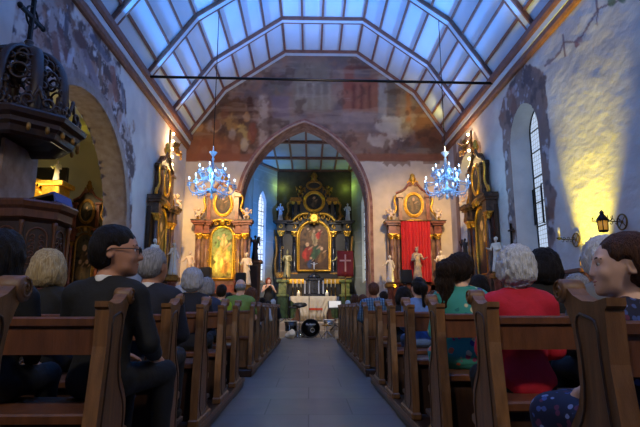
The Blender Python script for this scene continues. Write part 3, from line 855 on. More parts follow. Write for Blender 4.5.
# added fill spots, unseen behind the congregation, for backs and pew ends
for x in (-2.6, 3.2):
    light('SPOT', 'rear_fill_spot', (x, -2.3, 5.6), (1.0, 0.86, 0.68), 640, (x * 0.6, 6.5, 0.6), 0.25, math.radians(86), 1.0)
# side chapel
light('POINT', 'chapel_lamp', (-7.0, 11.5, 3.0), (1.0, 0.86, 0.48), 85, size=0.2)
light('SPOT', 'chapel_spot', (-6.2, 10.6, 4.6), (1.0, 0.80, 0.45), 330, (-6.1, 13.8, 2.6), 0.08, math.radians(48), 0.8)
SC.view_settings.view_transform = 'Standard'; SC.view_settings.look = 'None'
SC.view_settings.gamma = 1; SC.view_settings.use_curve_mapping = False
SC.view_settings.exposure = 0.0
SC.cycles.use_denoising = True
SC.cycles.max_bounces = 6; SC.cycles.diffuse_bounces = 3; SC.cycles.glossy_bounces = 3; SC.cycles.transmission_bounces = 4
SC.cycles.sample_clamp_indirect = 4
# ================================================================== pews
ORD = ['first', 'second', 'third', 'fourth', 'fifth', 'sixth', 'seventh', 'eighth']
def arc2(c, r, a0, a1, n): return [(c[0] + r * math.cos(a0 + (a1 - a0) * i / n), c[1] + r * math.sin(a0 + (a1 - a0) * i / n)) for i in range(n + 1)]
END = ([(-0.07, 0.10), (-0.05, 0.45), (0.0, 0.80), (0.0, 0.945), (-0.012, 0.955), (-0.012, 0.978), (0.05, 0.968), (0.11, 0.970), (0.16, 0.988), (0.195, 1.012)]
       + arc2((0.23, 1.005), 0.034, 2.2, -1.75, 8)
       + [(0.207, 0.945), (0.183, 0.90), (0.166, 0.82), (0.166, 0.72), (0.185, 0.66), (0.235, 0.60), (0.262, 0.555), (0.268, 0.50), (0.262, 0.45), (0.30, 0.435), (0.30, 0.405), (0.26, 0.395), (0.25, 0.30), (0.28, 0.20), (0.34, 0.17), (0.38, 0.15), (0.38, 0.10)])
def inset(poly, d):
    cx = sum(p[0] for p in poly) / len(poly); out = []
    n = len(poly)
    for i in range(n):
        a = Vector(poly[i - 1]); b = Vector(poly[i]); c = Vector(poly[(i + 1) % n])
        t = (c - a).normalized(); nn = Vector((-t.y, t.x))
        out.append((b.x + nn.x * d, b.y + nn.y * d))
    return out
def signed(poly): return sum(poly[i][0] * poly[(i + 1) % len(poly)][1] - poly[(i + 1) % len(poly)][0] * poly[i][1] for i in range(len(poly)))
PANEL_IN = [(-0.02, 0.16), (-0.005, 0.45), (0.04, 0.80), (0.042, 0.91), (0.09, 0.925), (0.14, 0.935), (0.155, 0.90), (0.135, 0.82), (0.135, 0.71), (0.155, 0.64), (0.205, 0.58), (0.232, 0.53), (0.235, 0.46), (0.22, 0.34), (0.22, 0.25), (0.24, 0.18)]
def make_pew(s, outer, solid=False):
    """s: +1 window side, -1 pulpit side; local y = 0 at the back of the end panels"""
    r = empty('pew')
    xi = s * 0.805
    for x0, x1, face in ((xi, xi + s * 0.055, -s), (outer - s * 0.055, outer, s)):
        mb = MB(); mb.prism(END, min(x0, x1), max(x0, x1), 'x')
        ep = mb.build('end_panel', M['wood'], r)
        xf = x0 if face == -s else x1
        ml = MB(); ml.tube([(xf + face * 0.002, y, z) for y, z in smoothpoly([(a, b, 0) for a, b in PANEL_IN], 1, True) for _ in (0,)] if False else [(xf + face * 0.001, p[0], p[1]) for p in smoothpoly([(a, b, 0) for a, b in PANEL_IN], 1, True)], 0.005, 5, closed=True)
        ml.build('moulding', M['woodd'], ep)
        vo = MB(); vo.lathe([(0.0, -0.036), (0.034, -0.036), (0.038, -0.03), (0.038, 0.03), (0.034, 0.036), (0.0, 0.036)], 14, M=Matrix.Translation(((x0 + x1) / 2, 0.23, 1.003)) @ Matrix.Rotation(PI / 2, 4, 'Y'))
        sp = spiral((0.23, 1.003), 0.030, 0.006, 1.6, -7.5, 22, 'yz', 0.0)
        vo.tube([(xf + face * 0.009, p[1], p[2]) for p in sp], 0.0045, 5)
        vo.build('volute', M['wood'], ep)
        ft = MB(); ft.box(min(x0, x1) - 0.012, max(x0, x1) + 0.012, -0.085, 0.395, 0.10, 0.155, bev=0.01); ft.build('foot', M['wood'], ep)
    a, b = sorted((xi + s * 0.055, outer - s * 0.055))
    MB().box(a, b, 0.015, 0.07, 0.872, 0.915, bev=0.008).build('top_rail', M['woodr'], r)
    if solid:
        mb = MB().box(a, b, 0.03, 0.055, 0.12, 0.872)
        for k in range(4):
            w_ = (b - a) / 4; mb.box(a + k * w_ + 0.06, a + (k + 1) * w_ - 0.06, 0.022, 0.032, 0.2, 0.8, bev=0.008)
        mb.build('back_board', M['wood'], r)
    else:
        MB().box(a, b, 0.03, 0.052, 0.765, 0.872).build('back_board', M['woodr'], r)
    MB().box(a, b, 0.0, 0.40, 0.50, 0.545, bev=0.008).build('seat', M['woodr'], r)
    MB().box(a, b, 0.05, 0.075, 0.12, 0.50).build('seat_front', M['woodd'], r)
    kn = MB().box(a, b, 0.50, 0.66, 0.19, 0.225, bev=0.006)
    for k in range(3): kn.box(a + (b - a) * (0.1 + 0.4 * k) - 0.02, a + (b - a) * (0.1 + 0.4 * k) + 0.02, 0.52, 0.64, 0.10, 0.19)
    kb = kn.build('kneeler', M['woodd'], r)
    MB().box(a + 0.05, b - 0.05, 0.505, 0.655, 0.225, 0.265, bev=0.015).build('kneeler_pad', mat('blue_pad', rgb(24, 44, 92), 0.8, var=0.1), kb)
    return r
pews = {}
PITCH = 0.92
pl = make_pew(-1, -3.85); pr_ = make_pew(1, 4.45); pls = make_pew(-1, -3.85, True); prs = make_pew(1, 4.45, True)
PL_Y = [1.21] + [1.15 + PITCH * k for k in range(1, 6)]
PR_Y = [1.37 + PITCH * k for k in range(6)]
PB_Y = [7.42 + 0.9 * k for k in range(8)]
side = {-1: 'pulpit side', 1: 'window side'}
for s, proto, ys in ((-1, pl, PL_Y), (1, pr_, PR_Y)):
    for k, y in enumerate(ys):
        o = proto if k == 0 else copy_tree(proto)
        o.location = (0, y, 0)
        if k == 0: lab = 'carved oak pew on the %s, closest to the camera, scroll-topped end panel' % side[s]
        else: lab = 'open-backed oak pew on the %s, %s row ahead of the closest pew there' % (side[s], ORD[k - 1])
        tag(o, lab, 'pew', 'pews of the rear block on the ' + side[s]); pews[(s, 0, k)] = o
for s, solid, proto in ((-1, pls, pl), (1, prs, pr_)):
    for k, y in enumerate(PB_Y):
        o = solid if k == 0 else copy_tree(proto)
        o.location = (0, y, 0)
        if k == 0: lab = 'pew with closed panelled back facing the cross aisle on the %s' % side[s]
        else: lab = 'oak pew beyond the cross aisle, %s row behind nothing but the panelled pew, %s' % (ORD[k], side[s]) if False else 'oak pew beyond the cross aisle on the %s, %s row of the front block' % (side[s], ORD[k])
        tag(o, lab, 'pew', 'pews of the front block on the ' + side[s]); pews[(s, 1, k)] = o

# ================================================================== iron tie beam, chandeliers
o = MB().tube([(XL + 0.15, 12.95, 7.22), (XR - 0.15, 12.95, 7.12)], 0.038, 8).build('tie_rod', M['iron'])
tag(o, 'thin dark iron tie rod spanning the nave from cornice to cornice', 'beam')
M['glassb'] = mat('blue_crystal', rgb(176, 216, 255), 0.12, spec=0.9, trans=0.15, coat=0.5)
M['bulb'] = mat('candle_bulb', (1, 1, 1), 0.4, emit=rgb(170, 215, 255), estr=9.0)
def make_chandelier():
    r = empty('chandelier')
    st = MB(); st.lathe([(0.0, -0.36), (0.03, -0.34), (0.045, -0.30), (0.02, -0.26), (0.03, -0.22), (0.13, -0.17), (0.15, -0.12), (0.05, -0.09), (0.03, -0.02), (0.06, 0.02), (0.03, 0.06), (0.025, 0.12), (0.10, 0.17), (0.11, 0.21), (0.04, 0.24), (0.025, 0.34), (0.055, 0.38), (0.025, 0.42), (0.045, 0.47), (0.02, 0.52), (0.045, 0.57), (0.02, 0.62), (0.11, 0.72), (0.115, 0.735), (0.03, 0.75), (0.015, 0.85), (0.0, 0.9)], 12)
    st.build('stem', M['glassb'], r)
    def arm(rad, z0, zend, n, ph):
        for k in range(n):
            a = ph + 2 * PI * k / n; c, s_ = math.cos(a), math.sin(a)
            P = smoothpoly([(0.04 * c, 0.04 * s_, z0), (rad * 0.45 * c, rad * 0.45 * s_, z0 - 0.12), (rad * 0.85 * c, rad * 0.85 * s_, z0 - 0.13), (rad * c, rad * s_, z0 - 0.02), (rad * c, rad * s_, zend)], 2)
            mb = MB(); mb.tube(P, 0.014, 6)
            sc = smoothpoly([(rad * 0.55 * c, rad * 0.55 * s_, z0 - 0.12), (rad * 0.62 * c, rad * 0.62 * s_, z0 - 0.02), (rad * 0.5 * c, rad * 0.5 * s_, z0 + 0.05), (rad * 0.4 * c, rad * 0.4 * s_, z0)], 2)
            mb.tube(sc, 0.009, 5)
            mb.lathe([(0.012, 0), (0.055, 0.012), (0.06, 0.02), (0.015, 0.025)], 10, c=(rad * c, rad * s_, zend))
            for j in range(6):
                b = 2 * PI * j / 6; mb.ell((rad * c + 0.052 * math.cos(b), rad * s_ + 0.052 * math.sin(b), zend - 0.03), (0.011, 0.011, 0.026), 5, 4)
            for j in range(5):
                t = j / 5; mb.ell((rad * (0.35 + 0.6 * t) * c, rad * (0.35 + 0.6 * t) * s_, z0 - 0.145 - 0.02 * math.sin(PI * t)), (0.013, 0.013, 0.034), 5, 4)
            mb.tube([(rad * (1 - 0.2 * j) * c, rad * (1 - 0.2 * j) * s_, zend + 0.03 - 0.05 * math.sin(j * PI / 4) + 0.035 * j) for j in range(5)], [0.011, 0.007, 0.012, 0.007, 0.011], 5)
            ao = mb.build('arm', M['glassb'], r)
            cb = MB().lathe([(0.012, 0.02), (0.012, 0.10), (0.0, 0.10)], 8, c=(rad * c, rad * s_, zend)).build('candle_tube', M['white'], ao)
            MB().ell((rad * c, rad * s_, zend + 0.13), (0.015, 0.015, 0.035), 8, 6).build('bulb', M['bulb'], ao)
    arm(0.60, -0.10, -0.02, 8, 0.2); arm(0.36, 0.24, 0.26, 6, 0.5)
    return r
ch = make_chandelier(); ch_b = copy_tree(ch)
YCH = 13.2
for o, px, lab in ((ch, 212, 'blue-lit crystal chandelier hanging before the altar with the golden niche'), (ch_b, 446.5, 'blue-lit crystal chandelier hanging before the red-curtained altar')):
    p = atY(px, 184, YCH); o.location = tuple(p); o.scale = (1, 1, 1.22); tag(o, lab, 'chandelier', 'chandeliers of the nave')
    zt = 9.9 if px < 300 else 8.9
    mb = MB().tube([(0, 0, 0.88), (0, 0, ((7.9 + (p[0] + 4.62) * 1.3 if px < 300 else 7.42 + (5.25 - p[0]) * 1.38) - p[2]) / 1.22 - 0.02)], 0.012, 5)
    mb.build('suspension_cord', M['iron'], o)
    light('POINT', 'chandelier_glow', (p[0], p[1] - 0.75, p[2] + 0.1), (0.32, 0.62, 1.0), 45, size=0.1)

# ================================================================== strings of bulbs beside the wall altars
M['wbulb'] = mat('warm_bulb', (1, 1, 1), 0.4, emit=rgb(255, 222, 150), estr=22)
def bulb_strip(X, s, Y, z0, z1, n, lab):
    r = empty('bulb_strip', (X, Y, z0), 0, lab, 'light', 'strips of bulbs beside the wall altars')
    MB().box(-0.02, 0.02, -0.03, 0.03, 0, z1 - z0).build('batten', M['woodd'], r)
    for k in range(n):
        z = (z1 - z0) * (k + 0.5) / n
        b = MB().lathe([(0.02, 0), (0.02, 0.04)], 8, M=Matrix.Translation((s * 0.02, 0, z)) @ Matrix.Rotation(s * PI / 2, 4, 'Y')).build('socket', M['brass'], r)
        MB().ell((s * 0.10, 0, z), 0.045, 10, 7).build('bulb', M['wbulb'], b)
    light('POINT', 'bulb_glow', (X + s * 0.3, Y - 0.05, z0 + (z1 - z0) * 0.75), WARM, 26, size=0.12)
    light('POINT', 'bulb_glow', (X + s * 0.3, Y - 0.05, z0 + (z1 - z0) * 0.2), WARM, 26, size=0.12)
bulb_strip(XL + 0.03, 1, 15.80, 5.15, 6.72, 6, 'upright strip of warm bulbs above the wall altar next to the chapel arch')
bulb_strip(XR - 0.03, -1, 15.32, 5.25, 6.6, 5, 'upright strip of warm bulbs above the wall altar between the windows')

# ================================================================== wall lights on the window side
def sconce_ring(mb, R=0.13):
    mb.tube([(0.0 - 0.0, R * math.cos(2 * PI * k / 20), R * math.sin(2 * PI * k / 20)) for k in range(20)], 0.014, 6, closed=True)
    for k in range(4):
        a = PI / 4 + k * PI / 2; mb.tube([(0, 0, 0), (0, R * math.cos(a), R * math.sin(a))], 0.007, 5)
    mb.ell((0, 0, 0), (0.02, 0.03, 0.03), 8, 6)
def scroll_arm(mb, L):
    mb.tube([(-0.0, 0, 0), (-L, 0, 0.02)], 0.008, 6)
    for k in range(3):
        x = -L * (0.2 + 0.27 * k)
        mb.tube(spiral((x, 0.035), 0.035, 0.01, -PI / 2, 3.6, 14, 'xz', 0), 0.006, 5); mb.tube(spiral((x - 0.03, -0.02), 0.03, 0.01, PI / 2, -3.6, 14, 'xz', 0), 0.006, 5)
p = atX(576, 240, XR - 0.03)
r = empty('candle_sconce', p, 0, 'wrought iron wall bracket with ring and one white candle near the window', 'wall light')
mb = MB(); sconce_ring(mb); mb.build('wall_ring', M['brass'], r)
mb = MB(); scroll_arm(mb, 0.32); mb.lathe([(0.01, 0.0), (0.05, 0.03), (0.055, 0.045), (0.0, 0.045)], 10, c=(-0.33, 0.0, 0.0)); mb.build('bracket_arm', M['iron'], r)
MB().lathe([(0.024, 0.04), (0.024, 0.24), (0.008, 0.245), (0.0, 0.26)], 10, c=(-0.33, 0, 0)).build('candle', M['wax'], r)
def lantern_body(r, x, z, s=1.0):
    mb = MB()
    mb.lathe([(0.0, -0.01), (0.07 * s, 0), (0.085 * s, 0.02 * s), (0.085 * s, 0.03 * s)], 6, c=(x, 0, z))
    for k in range(6):
        a = 2 * PI * k / 6; mb.tube([(x + 0.08 * s * math.cos(a), 0.08 * s * math.sin(a), z + 0.02 * s), (x + 0.09 * s * math.cos(a), 0.09 * s * math.sin(a), z + 0.19 * s)], 0.008 * s, 5)
    mb.lathe([(0.11 * s, 0.185 * s), (0.11 * s, 0.20 * s), (0.06 * s, 0.27 * s), (0.035 * s, 0.30 * s), (0.04 * s, 0.33 * s), (0.02 * s, 0.36 * s), (0.0, 0.37 * s)], 6, c=(x, 0, z))
    b = mb.build('lantern_cage', M['iron'], r)
    g = MB().lathe([(0.074 * s, 0.03 * s), (0.082 * s, 0.185 * s)], 6, c=(x, 0, z)).build('lantern_glass', mat('amber_glass', rgb(220, 160, 70), 0.2, emit=rgb(255, 180, 70), estr=0.3), b)
    return b
p = atX(622, 222, XR - 0.03)
r = empty('wall_lantern', p, 0, 'wrought iron lantern glowing amber on a ring bracket high on the wall', 'lantern')
mb = MB(); sconce_ring(mb); mb.build('wall_ring', M['brass'], r)
mb = MB(); scroll_arm(mb, 0.33); mb.build('bracket_arm', M['iron'], r)
lb = lantern_body(r, -0.33, -0.17)
fl = MB()
for k in range(8):
    a = 2 * PI * k / 8; fl.tube(smoothpoly([(-0.33 + 0.09 * math.cos(a), 0.09 * math.sin(a), 0.0), (-0.33 + 0.16 * math.cos(a), 0.16 * math.sin(a), 0.03), (-0.33 + 0.15 * math.cos(a), 0.15 * math.sin(a), 0.09)], 2), 0.007, 4)
fl.build('iron_leaves', M['iron'], r)
r = empty('candle_lantern', (XR - 0.08, 9.35, 1.70), 0, 'small brass candle lantern standing on the ledge of the wood panelling', 'lantern')
lantern_body(r, 0, 0.012, 0.62)

# ================================================================== pulpit
PX, PY = -3.98, 7.05
def octo(prof, n=8): return MB().lathe(prof, n, sm=False, a0=PI / 8)
r = empty('pulpit', (PX, PY, 0), 0, 'dark carved wooden pulpit with panelled octagonal body and moulded rim', 'pulpit')
octo([(0.16, 0.0), (0.2, 0.05), (0.13, 0.2), (0.13, 0.95), (0.2, 1.05), (0.34, 1.2), (0.5, 1.28)]).build('pedestal', M['woodd'], r)
octo([(0.5, 1.28), (0.62, 1.34), (0.62, 1.42), (0.58, 1.45), (0.58, 2.08), (0.64, 2.12)]).build('body', M['woodd'], r)
octo([(0.58, 2.10), (0.66, 2.14), (0.66, 2.24), (0.72, 2.28), (0.74, 2.34), (0.72, 2.37), (0.55, 2.37)]).build('rim', M['woodr'], r)
for k in range(8):
    a = PI / 4 * k; ca = Matrix.Rotation(a, 4, 'Z')
    mb = MB()
    fr = roundtop(0, 1.52, 1.86, 0.15, 0.15, 10)
    mb.tube([(0.548, u, z) for u, z in fr], 0.014, 5, closed=True, M=ca)
    pm = mb.build('panel_moulding', M['woodr'], r)
    for s in (-1, 1):
        cv = MB()
        for q in range(5):
            z = 1.58 + q * 0.075
            sp = spiral((s * 0.06, z), 0.045, 0.012, 0 if s > 0 else PI, (5.5 if s > 0 else PI - 5.5), 12, 'yz', 0.545)
            cv.tube(sp, 0.011, 5, M=ca)
        cv.build('carving', M['woodr'], pm)
    a2 = a + PI / 8
    MB().lathe([(0.03, 1.45), (0.035, 1.5), (0.025, 1.55), (0.025, 1.98), (0.04, 2.04), (0.04, 2.09)], 8, c=(0.62 * math.cos(a2), 0.62 * math.sin(a2), 0)).build('corner_column', M['woodr'], r)
MB().prism([(-0.52, 2.1), (0.52, 2.1), (0.52, 3.34), (-0.52, 3.34)], -0.06, 0.0, 'x', M=Matrix.Translation((-0.42, 0.35, 0))).build('back_panel', M['stonel'], r)
r.scale = (0.86, 0.86, 1)
# the book rest on the rim
r2 = empty('book_rest', (-3.66, 6.98, 2.372), 0, 'slanted wooden book rest with blue cloth on the pulpit rim', 'book rest')
MB().prism([(-0.16, 0.02), (0.16, 0.10), (0.16, 0.14), (-0.16, 0.05)], -0.24, 0.24, 'y').box(-0.05, 0.05, -0.05, 0.05, 0, 0.06).build('rest_board', M['woodd'], r2)
MB().prism([(0.10, 0.125), (0.17, 0.145), (0.21, 0.02), (0.20, -0.0), (0.19, 0.0), (0.165, 0.12), (0.10, 0.105)], -0.25, 0.25, 'y').build('cloth', mat('pulpit_cloth', rgb(70, 84, 150), 0.8), r2)

CXc, CYc = -4.22, 7.0
r = empty('pulpit_canopy', (CXc, CYc, 3.2), 0, 'dark carved octagonal sounding board with open crown and cross above the pulpit', 'pulpit canopy')
octo([(0.50, 0.16), (0.60, 0.06), (0.66, 0.03), (0.72, 0.06), (0.74, 0.14), (0.80, 0.18), (0.80, 0.24), (0.88, 0.28), (0.90, 0.34), (0.86, 0.38), (0.5, 0.42), (0.0, 0.42)]).build('cornice', M['woodd'], r)
octo([(0.0, 0.2), (0.3, 0.19), (0.52, 0.15), (0.52, 0.12), (0.3, 0.17), (0.0, 0.18)]).build('soffit', M['blackw'], r)
for k in range(8):
    a = PI / 4 * k; ca = Matrix.Rotation(a, 4, 'Z'); cr = MB()
    for s in (-1, 1):
        cr.tube(spiral((s * 0.12, 0.50), 0.10, 0.03, -PI / 2, -PI / 2 + s * 6.5, 18, 'yz', 0.74), 0.022, 5, M=ca)
        cr.tube(spiral((s * 0.25, 0.46), 0.06, 0.02, -PI / 2, -PI / 2 - s * 6.0, 14, 'yz', 0.74), 0.018, 5, M=ca)
    cr.tube(smoothpoly([(0.74, -0.06, 0.55), (0.74, 0.0, 0.72), (0.74, 0.06, 0.55)], 2), 0.024, 5, M=ca)
    cr.ell((0.74, 0, 0.68), (0.03, 0.04, 0.06), 6, 5, M=ca)
    cr.build('crest', M['woodd'], r)
    pt = MB(); pt.prism([(-0.20, 0.42), (0.20, 0.42), (0.20, 0.56), (0.13, 0.60), (0.12, 0.74), (0.05, 0.80), (0, 0.90), (-0.05, 0.80), (-0.12, 0.74), (-0.13, 0.60), (-0.20, 0.56)], 0.55, 0.585, 'x', M=ca)
    pt.ell((0.60, 0, 0.66), (0.03, 0.07, 0.09), 8, 6, M=ca)
    pt.build('carved_plate', M['woodd'], r)
    rb = MB()
    P = smoothpoly([(0.58, 0, 0.42), (0.60, 0, 0.80), (0.57, 0, 1.10), (0.46, 0, 1.34), (0.27, 0, 1.47), (0.07, 0, 1.51)], 2)
    rb.tube(P, 0.06, 6, M=ca, flat=(0.8, 1.5))
    for q in range(4):
        z = 0.62 + q * 0.19; x = 0.60 - 0.03 * q * q / 3
        for s in (-1, 1): rb.tube(spiral((s * 0.085, z), 0.07, 0.02, PI if s > 0 else 0, (PI - 5.5) if s > 0 else 5.5, 12, 'yz', x), 0.018, 5, M=ca)
    rb.build('crown_rib', M['woodd'], r)
    a3 = Matrix.Rotation(a + PI / 8, 4, 'Z'); fw = MB()
    for q, (zz, xx, rr) in enumerate(((0.98, 0.545, 0.11), (1.18, 0.47, 0.09), (1.33, 0.36, 0.06))):
        fw.tube([(xx, rr * math.cos(2 * PI * k2 / 14), zz + rr * math.sin(2 * PI * k2 / 14)) for k2 in range(14)], 0.02, 5, closed=True, M=a3)
        for s in (-1, 1): fw.tube(spiral((s * (rr + 0.05), zz - 0.04), 0.07, 0.02, PI if s > 0 else 0, (PI - 5.5) if s > 0 else 5.5, 12, 'yz', xx), 0.018, 5, M=a3)
    fw.build('fretwork', M['woodd'], r)
mb = MB().lathe([(0.0, 1.43), (0.12, 1.47), (0.14, 1.55), (0.09, 1.60), (0.05, 1.64), (0.07, 1.67), (0.05, 1.70), (0.0, 1.71)], 10); mb.build('finial', M['woodd'], r)
mb = MB().box(-0.03, 0.03, -0.03, 0.03, 1.68, 2.38, bev=0.008).box(-0.025, 0.025, -0.32, 0.32, 2.05, 2.12, bev=0.008)
mb.tube([(0, 0.16 * math.cos(2 * PI * k / 24), 2.085 + 0.16 * math.sin(2 * PI * k / 24)) for k in range(24)], 0.016, 6, closed=True)
for y_, z_ in ((0.32, 2.085), (-0.32, 2.085), (0, 2.37)): mb.ell((0, y_, z_), (0.04, 0.05, 0.05), 8, 6)
mb.build('cross', M['iron'], r)
# dark ornaments hanging at the canopy's rear rim
mb = MB()
for k in range(7):
    a = -0.9 + 0.3 * k; MB().ell((0.79 * math.cos(a), 0.79 * math.sin(a), 0.12), (0.035, 0.035, 0.06), 6, 5).build('tassel', M['goldd'], r)
# ================================================================== carved figures
def fig_saint(kind):
    s = SDF()
    s.rc((0, 0, 0.07), (0, 0, 0.50), 0.135, 0.085, 0.06)
    for a, r in ((-1.9, .12), (-1.3, .13), (-0.6, .12), (0.3, .12), (1.3, .11), (2.3, .12), (-2.6, .12)):
        s.rc((r * math.cos(a), r * 0.85 * math.sin(a), 0.04), (0.06 * math.cos(a + .4), 0.05 * math.sin(a + .4), 0.56), 0.028, 0.012, 0.03)
    s.el((0, 0, 0.62), (0.095, 0.07, 0.16), 0.05); s.rc((-0.085, 0, 0.775), (0.085, 0, 0.775), 0.042, 0.042, 0.05)
    s.rc((0.10, -0.05, 0.45), (-0.08, -0.05, 0.74), 0.028, 0.022, 0.03)          # mantle fold
    s.rc((0, 0, 0.78), (0, -0.008, 0.87), 0.028, 0.026, 0.02)
    s.el((0, -0.012, 0.915), (0.044, 0.053, 0.062), 0.015)
    s.el((0, -0.06, 0.905), (0.010, 0.014, 0.014), 0.01)
    if kind != 'bishop': s.el((0, 0.008, 0.93), (0.052, 0.055, 0.058), 0.012)
    if kind in ('saint', 'bishop'): s.el((0, -0.052, 0.875), (0.024, 0.022, 0.04), 0.015)
    if kind == 'bishop':
        s.rc((0, 0, 0.95), (0, 0, 1.03), 0.046, 0.012, 0.01)
    if kind in ('saint', 'bishop'):
        s.rc((-0.115, 0, 0.77), (-0.16, -0.03, 0.62), 0.034, 0.03, 0.03); s.rc((-0.16, -0.03, 0.62), (-0.20, -0.14, 0.66), 0.03, 0.022, 0.02); s.el((-0.21, -0.16, 0.67), (0.022, 0.03, 0.018), 0.01)
        s.rc((0.115, 0, 0.77), (0.15, -0.02, 0.62), 0.034, 0.03, 0.03); s.rc((0.15, -0.02, 0.62), (0.05, -0.11, 0.60), 0.03, 0.022, 0.02); s.el((0.03, -0.12, 0.605), (0.028, 0.018, 0.02), 0.01)
    elif kind == 'reach':
        s.rc((-0.115, 0, 0.77), (-0.19, -0.02, 0.66), 0.034, 0.028, 0.03); s.rc((-0.19, -0.02, 0.66), (-0.33, -0.05, 0.60), 0.026, 0.018, 0.02); s.el((-0.36, -0.055, 0.59), (0.03, 0.018, 0.014), 0.01)
        s.rc((0.115, 0, 0.77), (0.17, -0.02, 0.60), 0.034, 0.028, 0.03); s.rc((0.17, -0.02, 0.60), (0.10, -0.11, 0.52), 0.026, 0.018, 0.02); s.el((0.085, -0.12, 0.51), (0.022, 0.02, 0.02), 0.01)
    elif kind == 'madonna':
        s.rc((-0.115, 0, 0.77), (-0.14, -0.03, 0.62), 0.034, 0.03, 0.03); s.rc((-0.14, -0.03, 0.62), (-0.07, -0.13, 0.62), 0.028, 0.02, 0.02)
        s.rc((0.115, 0, 0.77), (0.17, -0.02, 0.64), 0.034, 0.028, 0.03); s.rc((0.17, -0.02, 0.64), (0.24, -0.12, 0.68), 0.026, 0.018, 0.02); s.el((0.255, -0.14, 0.69), (0.022, 0.02, 0.02), 0.01)
        s.el((-0.10, -0.13, 0.70), (0.045, 0.04, 0.065), 0.02); s.el((-0.10, -0.14, 0.79), (0.036, 0.038, 0.042), 0.01); s.rc((-0.12, -0.15, 0.66), (-0.06, -0.18, 0.58), 0.025, 0.018, 0.02); s.rc((-0.07, -0.15, 0.73), (-0.02, -0.18, 0.76), 0.018, 0.013, 0.01)
        for k in range(7):
            a = 2 * PI * k / 7; s.rc((0.04 * math.cos(a), 0.04 * math.sin(a), 0.965), (0.05 * math.cos(a), 0.05 * math.sin(a), 1.03), 0.012, 0.006, 0.005)
        s.el((0, 0, 0.965), (0.046, 0.046, 0.018), 0.01)
    elif kind == 'angel':
        s.rc((-0.115, 0, 0.77), (-0.19, -0.04, 0.70), 0.034, 0.028, 0.03); s.rc((-0.19, -0.04, 0.70), (-0.20, -0.12, 0.86), 0.026, 0.018, 0.02)
        s.rc((0.115, 0, 0.77), (0.18, -0.03, 0.66), 0.034, 0.028, 0.03); s.rc((0.18, -0.03, 0.66), (0.10, -0.12, 0.66), 0.026, 0.018, 0.02)
        for g in (-1, 1):
            s.rc((g * 0.05, 0.07, 0.72), (g * 0.20, 0.12, 0.92), 0.03, 0.05, 0.03); s.rc((g * 0.20, 0.12, 0.92), (g * 0.24, 0.12, 0.60), 0.05, 0.015, 0.03); s.rc((g * 0.14, 0.10, 0.82), (g * 0.15, 0.11, 0.55), 0.04, 0.015, 0.03)
    return s.mesh(0.0125, 1)
def fig_putto():
    s = SDF()
    s.el((0, 0, 0.48), (0.15, 0.13, 0.18), 0.05); s.el((0, -0.02, 0.36), (0.14, 0.13, 0.12), 0.05)
    s.el((0, -0.02, 0.80), (0.115, 0.12, 0.125), 0.02); s.el((0, -0.13, 0.79), (0.02, 0.03, 0.02), 0.02); s.el((0, 0.02, 0.84), (0.128, 0.12, 0.11), 0.03)
    for g in (-1, 1):
        s.rc((g * 0.07, -0.02, 0.34), (g * 0.16, -0.22, 0.24), 0.085, 0.065, 0.03); s.rc((g * 0.16, -0.22, 0.24), (g * 0.13, -0.20, 0.03), 0.06, 0.04, 0.02); s.el((g * 0.13, -0.24, 0.025), (0.035, 0.06, 0.028), 0.01)
        s.rc((g * 0.10, 0.08, 0.58), (g * 0.30, 0.16, 0.80), 0.05, 0.07, 0.03); s.rc((g * 0.30, 0.16, 0.80), (g * 0.34, 0.15, 0.45), 0.07, 0.02, 0.03)
    s.rc((-0.13, 0, 0.60), (-0.27, -0.06, 0.66), 0.055, 0.045, 0.03); s.rc((-0.27, -0.06, 0.66), (-0.36, -0.14, 0.78), 0.045, 0.03, 0.02); s.el((-0.38, -0.16, 0.81), (0.035, 0.035, 0.04), 0.01)
    s.rc((0.13, 0, 0.60), (0.26, -0.08, 0.52), 0.055, 0.045, 0.03); s.rc((0.26, -0.08, 0.52), (0.18, -0.22, 0.48), 0.045, 0.03, 0.02); s.el((0.16, -0.24, 0.48), (0.035, 0.035, 0.035), 0.01)
    return s.mesh(0.022, 1)
FIG = {}
def figure_mesh(kind, m, name):
    key = (kind, m.name)
    if key not in FIG:
        v, f = FIG.setdefault(('raw', kind), fig_putto() if kind == 'putto' else fig_saint(kind))
        me = bpy.data.meshes.new(name); me.from_pydata([tuple(map(float, p)) for p in v], [], f); me.materials.append(m)
        me.polygons.foreach_set('use_smooth', [True] * len(me.polygons)); me.update(); FIG[key] = me
    return FIG[key]
